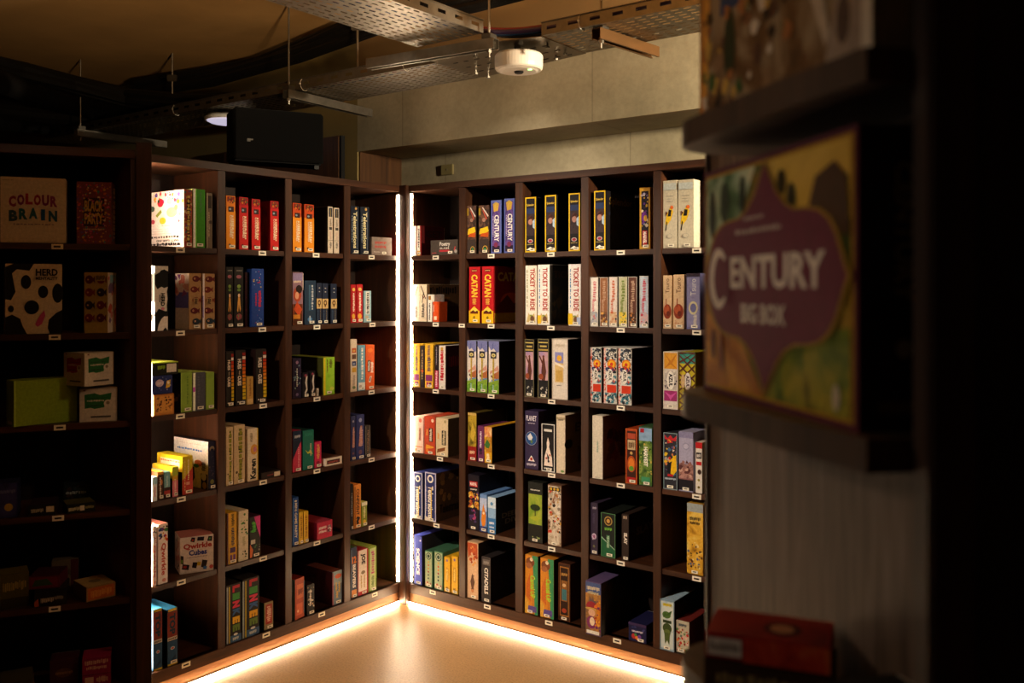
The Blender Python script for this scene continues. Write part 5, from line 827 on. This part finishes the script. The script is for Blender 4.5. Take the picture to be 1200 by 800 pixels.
put('L', 3, 5, 179.4, 190.4, 713.4, 'blue and rust spine with vertical capitals, beside post', '1c3450', top(), group='two blue and rust capital-letter games', topc='3a8ac0', d=.18, leftc='10283c', st=False)
put('L', 3, 5, 195.6, 208.4, 713, 'blue and rust spine with vertical capitals, second', '1c3450', top(), group='two blue and rust capital-letter games', topc='3a8ac0', d=.18, leftc='101820')

def arc(word, x0, x1, y, hgt, cols, rise=.03):
    out = []; n = len(word); st = (x1-x0)/n
    for i, ch in enumerate(word):
        k = (i-(n-1)/2)/((n-1)/2); yy = y-rise*k*k+.006*((i*7) % 3-1); wd = st*(.42 if ch == 'I' else .88); xx = x0+i*st+(st-wd)/2
        out.append(T(ch, xx, yy, xx+wd, yy+hgt, cols[i % len(cols)], 'h', .055))
    return out
# === unlit bookcase
put('U', 0, 0, 0, 77, 208, 'broad white box with rainbow block lettering', 'cfc4ba', arc('COLOUR', .12, .88, .58, .17, ['8a3050', '7a2c6a', 'a02c3a', '902c44', '7a2860', '8a3a70'])+arc('BRAIN', .12, .88, .36, .17, ['2a4a60', '1c5a68', '2a6070', '1c4a88', '2c5a7a'])+[S(.2, .27, .82, .295, '8a7a88', 'h'), S(.03, .94, .2, .96, '9a9088', 'h')], d=.07, st=False, h=None, inset=.008)
put('U', 0, 0, 89, 131, 213, 'speckled multicolour party box with gold title', '7a4048', [('d', 260, 3, .02, .02, .98, .98, .035, ['c8508a', '3a8a98', 'c8a030', 'b04030', '6a4a98', 'd8c8b0', 'c86a30']), r(.2, .28, .80, .74, '3a2430'), T('BLACK', .23, .52, .76, .70, 'c8a848', 'h', .04), T('PARTY', .23, .32, .76, .49, 'c8a848', 'h', .04), S(.2, .22, .8, .25, 'c8b090', 'h')], right=[r(0, 0, 1, 1, '7a4048'), ('d', 120, 4, .02, .02, .98, .98, .06, ['c8508a', '3a8a98', 'c8a030', 'b04030', '6a4a98']), S(.3, .1, .75, .92, 'e8d8a0', seed=3)], d=.11, st=False, inset=.012, rz=-7)
H = [('p', '131110', [0, .95, .15, 1, .5, 1, .42, .9, .2, .92, .12, .86, .18, .6, .1, .48, .0, .5]), ('e', .36, .74, .09, '131110', .10), ('e', .66, .60, .09, '131110', .09), ('e', .46, .38, .13, '131110', .10), ('e', .92, .58, .10, '131110', .14), ('p', '131110', [0, .0, .38, 0, .30, .12, .26, .22, .12, .28, 0, .24]), ('p', '131110', [.78, 0, 1, 0, 1, .34, .9, .3, .76, .2, .74, .08]), ('e', .1, .36, .05, '131110', .05), T('HERD', .53, .83, .92, .93, '1c1816', 'h', .035), T('MENTALITY', .53, .77, .92, .815, '1c1816', 'h', .03), ('p', 'b84a88', [.52, .14, .56, .10, .64, .14, .70, .26, .68, .34, .60, .26])]
put('U', 0, 1, 6, 73, 309, 'cow-patch white box with small pink patch', 'd0c4b2', H, left=[('d', 20, 3, .1, .1, .9, .9, .2, ['131110', '8a5a28', 'd8c8b0'])], leftc='b8a48a', d=.10, st=False, inset=.012, rz=10)
F2 = []
for i in range(4):
    for j in range(2):
        c = ['5a2030', '7a2c28', '2c2430', '6a2430'][(i+j) % 4]; y = .88-.21*i+.0*j; x = .22+.5*j
        F2 += [('e', x, y, .17, c, .07), ('p', c, [x+.12, y, x+.24, y+.06, x+.24, y-.06]), e(x-.05, y, .035, 'c8a078')]
put('U', 0, 1, 97.5, 127, 319, 'tan fish-pattern box, bright light painted on its side', 'a8904a', F2+[r(.5, .86, .92, .97, 'a8904a'), S(.52, .87, .9, .96, '4a3a20', 'h')], rightc='efe0d0', right=[r(.2, .82, .9, .96, 'a0d0e0'), ('d', 22, 5, .05, .05, .95, .95, .16, ['d88078', 'c85a48', 'e8b8a8', '8a6a98'])], d=.13, st=False, inset=.008, rz=-16)  # side's bright light is put into its pale colour
put('U', 0, 2, 28, 80, 444, 'plain lime green box turned towards the room', '8aa828', [r(.0, .0, .03, 1, 'a8c850')], leftc='8ab028', left=[r(.2, .03, .8, .10, 'd8d0b8')], topc='7a9828', d=.09, inset=.03, st=False, rz=24, w=.235)
kit = lambda c: [('p', c, [.14, .40, .13, .82, .40, .86, .55, .80, .86, .86, .84, .66, .70, .60, .66, .42, .4, .38, .3, .42]), S(.2, .60, .66, .66, 'd8ccb8', 'h', 5), S(.2, .70, .8, .72, '2c2c24', 'h', 8), S(.2, .46, .6, .50, '2c2c24', 'h', 9), e(.76, .54, .11, 'd8ccbc'), e(.76, .56, .05, '8a7a60'), r(.3, .12, .84, .17, '5a5248'), r(.1, .93, .16, .97, '7a5040'), fr_(.015, 'b8ac98')]
put('U', 0, 2, 93, 137, 455, 'white cube box with green logo, lower of two', 'cfc4b4', kit('2c6a34'), leftc='b8ac9c', d=.13, st=False, inset=.03)
put('U', 0, 2, 102, 130, 415, 'white cube box, red and green logos, upper one', 'cfc4b4', kit('2c6a34'), leftc='cfc4b4', left=kit('a02040'), dz=(SH[2]*0+.1468), h=.132, w=.13, d=.13, st=False, inset=.012, rz=38)
put('U', 0, 3, 0, 15, 566, 'small indigo box at the shelf edge', '24284c', [r(.0, .0, 1, 1, 'N12:1c2040,3a3a78,2a2a50'), e(.6, .3, .2, 'a89030'), S(.1, .7, .9, .82, '6a70a0', 'h')], d=.1, st=False, inset=.02, w=.075)
put('U', 0, 3, 33, 65, 591, 'flat black box with pale end label', '1a1616', [S(.1, .3, .55, .7, 'b0a890', 'h'), r(.66, .3, .95, .8, 'd0c4a8')], topc='2a1c20', d=.14, inset=.006, st=False)
put('U', 0, 3, 74, 104, 565, 'dark box standing behind with white script', '141c20', [S(.1, .45, .9, .62, '98a8b0', 'h', 4), ('d', 20, 5, .05, .1, .95, .9, .08, ['2a3a40', '3a2c2c', '20343c'])], d=.05, inset=.17, st=False)
put('U', 0, 3, 78, 112, 592, 'flat dark olive box angled on the shelf', '1c1a12', [S(.05, .25, .45, .7, 'c0b890', 'h'), r(.46, .2, .62, .75, 'd8ccb0'), S(.65, .3, .95, .7, '98905c', 'h', 4)], topc='4a4a1c', d=.10, inset=.012, st=False, h=.036, rz=14)
put('U', 0, 4, 0, 34, 672, 'olive box with faint gold print at edge', '4a4418', [S(.1, .5, .9, .8, '8a7a3a', 'h'), r(0, 0, 1, .3, '2a240f')], d=.1, inset=.03, st=False, topc='5a5420', rz=10)
put('U', 0, 4, 60, 92, 656, 'grey-tan box standing behind the low stack', '6a5c48', [S(.15, .5, .85, .72, '3a3024', 'h'), r(.72, 0, 1, 1, '4a1c20')], d=.06, inset=.16, st=False)
put('U', 0, 4, 40, 78, 694, 'black box with orange corner, lower of two', '1a1614', [('p', 'b05020', [0, 0, .14, 0, .12, .5, 0, .3]), S(.2, .2, .6, .55, 'b8ac98', 'h'), S(.62, .3, .9, .6, '8a8070', 'h', 4)], d=.14, inset=.012, st=False, h=.062, topc='24201c')
put('U', 0, 4, 33, 70, 676, 'crimson and green box, upper of two', '5a1828', [r(.05, .1, .95, .9, '6a1c2c'), ('p', '2c4a20', [.1, .2, .8, .3, .6, .8, .2, .7])], d=.13, inset=.03, st=False, h=.05, dz=.0628, topc='3a1420', rz=-9)
put('U', 0, 4, 100, 137, 686, 'low tan box with orange front panel', '8a6c40', [r(.05, .1, .95, .9, 'b0581c'), S(.15, .2, .85, .8, 'c8843a', 'h')], leftc='6a5434', topc='a08a5c', top=[('e', .5, .5, .2, '6a5a40')], d=.14, inset=.02, st=False, h=.058, rz=24)
put('U', 0, 5, 0, 40, 790, 'low bluish tan box at the bottom corner', '3a3830', [S(.1, .5, .9, .8, '6a6858', 'h')], topc='4a4838', d=.14, inset=.02, st=False, h=.07, rz=8)
put('U', 0, 5, 58, 92, 772, 'dark plum box standing on the bottom shelf', '401c28', [('e', .5, .55, .3, '5a3a28', .15), S(.2, .5, .8, .6, '8a6a48', 'h')], d=.08, inset=.06, st=False)
put('U', 0, 5, 96, 130, 770, 'magenta box with faded slanted title', '8a1c48', [S(.1, .78, .9, .94, 'c8a090', 'h'), S(.15, .62, .85, .74, 'c8a090', 'h', 3), r(.0, .46, 1, .48, '5a1030'), r(.1, .2, .4, .4, 'c8a090'), S(.5, .2, .9, .4, 'c8a090', 'h', 5)], d=.10, inset=.015, st=False, rightc='3a0c20')

# ------------------------------------------------------------------ near display unit
FGR = empty('display_shelf_unit', FG.w(0, 0), FG.a)
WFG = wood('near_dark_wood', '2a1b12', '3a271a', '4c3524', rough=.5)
def shelf_poly(u1=.034):
    pts = [(u1, -.012), (-.10, -.028), (-.345, -.045)]
    for k in range(9):
        t = k/8*math.pi/2; pts.append((-.345-.085*math.sin(t), .04-.085*math.cos(t)))
    pts += [(-.435, .10), (-.44, .128), (u1, .128)]
    return pts
FZ = [EYE-.498, EYE-.138, EYE+.222]
for z in FZ+[EYE-.858]:
    mb = MB(); mb.prism(shelf_poly(), z-.032, z, WFG); mb.build('shelf', FGR)
mb = MB(); mb.box(-.700, .034, .13, .15, .0, 2.5, FGW); mb.build('back_panel', FGR)
mb = MB(); mb.box(-.712, -.700, .125, .155, 0, 2.5, WFG, bev=.002); mb.build('edge_trim', FGR)
mb = MB(); mb.box(.034, .062, .033, .083, 0, 2.5, WFG, bev=.003); mb.build('front_stile', FGR)
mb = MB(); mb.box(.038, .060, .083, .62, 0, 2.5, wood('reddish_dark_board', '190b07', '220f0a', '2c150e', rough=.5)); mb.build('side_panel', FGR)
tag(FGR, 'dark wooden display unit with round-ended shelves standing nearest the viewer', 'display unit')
def fgplace(o, x, y, z, rz=0): o.location = FG.w(x, y, z); o.rotation_euler = (0, 0, FG.a+R(rz)); return o
# the big box with a quatrefoil plaque on its cover
w, h = .394, .296
A = [('r', .0, .0, 1, 1, '5a2036'), ('r', .018, .022, .982, .978, 'b88a20'), ('r', .030, .036, .970, .964, 'N9:1d2a16,4d5a20,8a6a1c,c9a040,8a4a1a'),
     ('p', 'N14:e6dcae,b9c9a0,5a7a50,223018', [.03, .964, .03, .62, .16, .64, .30, .76, .42, .964]),
     ('p', 'N7:caa03a,e0b850,a87a24', [.47, .964, .60, .72, .82, .62, .97, .70, .97, .964]),
     ('p', 'N10:7a3a1a,b0702a,d89a3a,3a2410', [.03, .036, .03, .36, .18, .30, .34, .22, .48, .036]),
     ('p', 'N16:2a3c18,6a7a24,a89a2a,182410', [.5, .036, .62, .22, .80, .30, .97, .34, .97, .036]),
     ('e', .085, .80, .030, '1c2a16', .11), ('e', .19, .84, .035, '24361a', .09), ('e', .33, .86, .022, '1c2a16', .08), ('e', .60, .87, .030, '3a3012', .05), ('e', .66, .80, .028, '2c2a10', .06),
     ('p', '4a3018', [.74, .70, .80, .86, .90, .90, .96, .84, .97, .64]), ('e', .10, .22, .02, '5a2412', .07), ('e', .17, .19, .02, '7a3a18', .08), ('e', .91, .10, .018, 'c8b89a', .045)]
def quat(s):
    pts = []
    # pointed top and bottom, rounded shoulders, pointed sides
    half = [(0, .47), (.035, .405), (.075, .34), (.13, .285), (.19, .255), (.27, .25), (.335, .235), (.385, .20), (.42, .15), (.445, .09), (.462, .045), (.485, 0)]
    q = [(x, y) for x, y in half]
    pts = q+[(x, -y) for x, y in q[-2::-1]]+[(-x, -y) for x, y in q[1:]]+[(-x, y) for x, y in q[-2:0:-1]]
    out = []
    for x, y in pts: out += [.5+x*s, .51+y*s]
    return out
A += [('p', 'a8842a', quat(1.0)), ('p', '6a2038', quat(.965)), ('t', 'ENTURY', .25, .465, .86, .60, 'e8dccb', 'h', .03), ('e', .155, .51, .078, 'e8dccb', .135), ('e', .168, .51, .052, '6a2038', .098), ('p', '6a2038', [.175, .56, .24, .62, .24, .40, .175, .46]),
      ('t', 'BIG BOX', .34, .325, .64, .405, 'e8dccb', 'h', .03), ('s', .36, .745, .50, .762, 'c9b4a8', 'h', 1), ('s', .30, .69, .62, .712, 'c9b4a8', 'h', 2)]
o = game_box(w, .10, h, '35222a', A, right=[('r', .03, .02, .97, .98, '2a1a22'), ('t', 'CENTURY', .38, .42, .58, .88, '8a7a50', 'd', .02), ('e', .47, .27, .09, '9a948a'), ('r', .2, .06, .75, .1, '6a5a3a')], st=False)
for c in o.children:
    if c.name.startswith('printed_lid'): c['label'] = 'lid with a purple plaque between painted landscapes'
fgplace(o, -w/2, .0, FZ[1]); tag(o, 'large near game box with purple plaque on gold landscape cover', 'game box')
# box above it, seen only by its lower half
A = [('r', 0, 0, 1, 1, 'N9:3a2a1a,6a4a2a,a08a6a,2a2a3a'), ('p', 'c07a2a', [.0, 0, .05, .03, .12, .9, .02, 1]), ('p', 'e0a040', [.03, .1, .06, .1, .10, .9, .05, .9]), ('p', '1f3f6a', [.17, .45, .36, .45, .38, 1, .17, 1]), ('e', .24, .30, .04, '22301a', .16),
     ('d', 60, 3, .03, .02, .62, .5, .03, ['c9a04a', '2a1c14', '8a6a4a', 'd8c8b0', '3a5a2a', '5a3a2a', 'a86a3a']), ('p', '9a1f1c', [.49, .42, .56, .36, .62, .42, .66, 1, .47, 1]), ('p', 'c8b8a0', [.62, 1, .72, .30, .80, .08, .82, .12, .72, .6, .66, 1]),
     ('p', '4a2038', [.70, 1, .74, .5, .82, .3, .86, 1]), ('p', 'a89888', [.80, .02, .86, .28, .95, .40, .955, .02]), ('e', .88, .14, .03, '5a4a44', .08), ('p', '8a3a1a', [.90, .5, .955, .5, .955, 1, .88, 1]), ('r', .958, 0, 1, .4, 'e4ddcc'), ('r', .958, .4, 1, 1, 'b05a22')]
o = game_box(.44, .09, .30, '4a3a30', A, st=False, right=[('r', 0, 0, 1, .38, '8a8478'), ('r', 0, .38, 1, 1, '5a2a20')])
fgplace(o, -.191, .0, FZ[2]); tag(o, 'large near game box with crowded figure artwork, topmost on the display unit', 'game box')
# stack at the bottom: flat red box over dark ones
z = FZ[0]
def flat(w, d, h, base, x, y, z, rz, lab, front=(), top=(), right=(), cat='game box'):
    o = game_box(w, d, h, base, front, (), right, top, st=False); fgplace(o, x, y, z, rz); tag(o, lab, cat, 'games stacked low on the near display unit'); return o
flat(.15, .09, .046, '3a2418', -.225, .012, z, 58, 'dark brown flat game box underneath the red one on the near unit', top=[('r', .1, .1, .9, .9, 'N14:3a2418,6a4a2a,1c1410')], front=[('s', .1, .3, .9, .7, '8a744a', 'h', 4)])
flat(.145, .095, .030, '8a1c18', -.222, .010, z+.0475, 58.5, 'flat red game box with pale end label, low on the near unit', front=[('r', .02, .15, .30, .85, 'd8ccc0'), ('s', .04, .3, .28, .7, '8a8078', 'h', 2), ('r', .32, 0, 1, 1, 'N20:8a1c14,b83a20,d07030')], top=[('r', .03, .03, .97, .97, 'N10:5a0f10,7a1613,8a2a20'), ('e', .6, .45, .16, '3a1010'), ('e', .6, .45, .10, 'a87a5a')])
flat(.10, .14, .075, '1c1812', -.055, -.024, z, 5, 'near black game box with gold lettering beside the flat red one', front=[('d', 20, 8, .05, .3, .95, .9, .09, ['a88a3a', '6a5a2a', '3a3018']), ('r', .5, .05, .95, .3, '18303a')], top=[('e', .5, .5, .3, 'a88a3a'), ('e', .5, .5, .22, '2a2010')])
flat(.050, .13, .062, '1a3038', .020-.035+.018, -.02, z, 0, 'narrow teal and yellow game box against the near stile', front=[('r', .25, 0, 1, .6, 'b8a82a')], top=[('r', 0, .2, 1, 1, '18343e')])

# ------------------------------------------------------------------ light
def spot(name, loc, target, power, ang, blend, col, size=.05):
    l = bpy.data.lights.new(name, 'SPOT'); l.energy = power; l.spot_size = R(ang); l.spot_blend = blend; l.color = col; l.shadow_soft_size = size
    o = bpy.data.objects.new(name, l); COL.objects.link(o); o.location = loc
    o.rotation_euler = (Vector(target)-Vector(loc)).to_track_quat('-Z', 'Y').to_euler(); o['kind'] = 'helper'; return o
WARM = (1, .76, .50)
spot('ceiling_spot_beam_side', (-2.0, 2.0, 2.9), (.35, 4.35, 1.1), 400, 50, .6, (1, .84, .66), .06)
spot('ceiling_spot_loudspeaker_side', (1.45, 2.6, 2.9), (-.75, 4.6, 1.2), 85, 52, .8, (1, .70, .44), .06)
spot('ceiling_spot_wall', (1.9, 2.6, 2.52), (.3, 4.5, 2.75), 380, 62, .5, (1, .82, .56), .03)
spot('ceiling_fill_spot', (.2, 1.5, 1.95), (-1.5, 4.2, 4.75), 330, 68, .5, (1, .68, .36), .10)  # added unseen spot that brightens the ceiling, no fixture here
spot('near_unit_fill_spot', (-1.7, .9, 2.35), (.36, 1.25, 1.62), 20, 34, .8, (1, .84, .66), .08)  # added fill for the near box cover, no lamp known there
l = bpy.data.lights.new('room_fill_point', 'POINT'); l.energy = 0.9; l.color = (1, .74, .48); l.shadow_soft_size = .15  # added unseen fill that lifts the unlit bookcase, no pendant hangs here
o = bpy.data.objects.new('room_fill_point', l); COL.objects.link(o); o.location = (-.9, .2, 2.3); o['kind'] = 'helper'
wd = bpy.data.worlds.new('World'); SC.world = wd; wd.use_nodes = True
wd.node_tree.nodes['Background'].inputs[0].default_value = (1, .75, .5, 1); wd.node_tree.nodes['Background'].inputs[1].default_value = .01

# ------------------------------------------------------------------ camera
cam = bpy.data.cameras.new('camera'); co = bpy.data.objects.new('camera', cam); COL.objects.link(co)
cam.sensor_width = 36; cam.lens = 36*F/1200; cam.shift_y = (HY-400)/1200; cam.clip_start = .05
co.location = (0, 0, EYE); co.rotation_euler = (R(90), 0, 0)
cam.dof.use_dof = True; cam.dof.focus_distance = 4.5; cam.dof.aperture_fstop = 3.0
SC.camera = co
SC.view_settings.view_transform = 'Standard'; SC.view_settings.look = 'None'; SC.view_settings.gamma = 1; SC.view_settings.exposure = .18
SC.view_settings.use_curve_mapping = False
SC.cycles.use_denoising = True; SC.cycles.use_light_tree = True; SC.cycles.max_bounces = 8; SC.cycles.diffuse_bounces = 5
SC.cycles.sample_clamp_indirect = 4; SC.cycles.caustics_reflective = False; SC.cycles.caustics_refractive = False
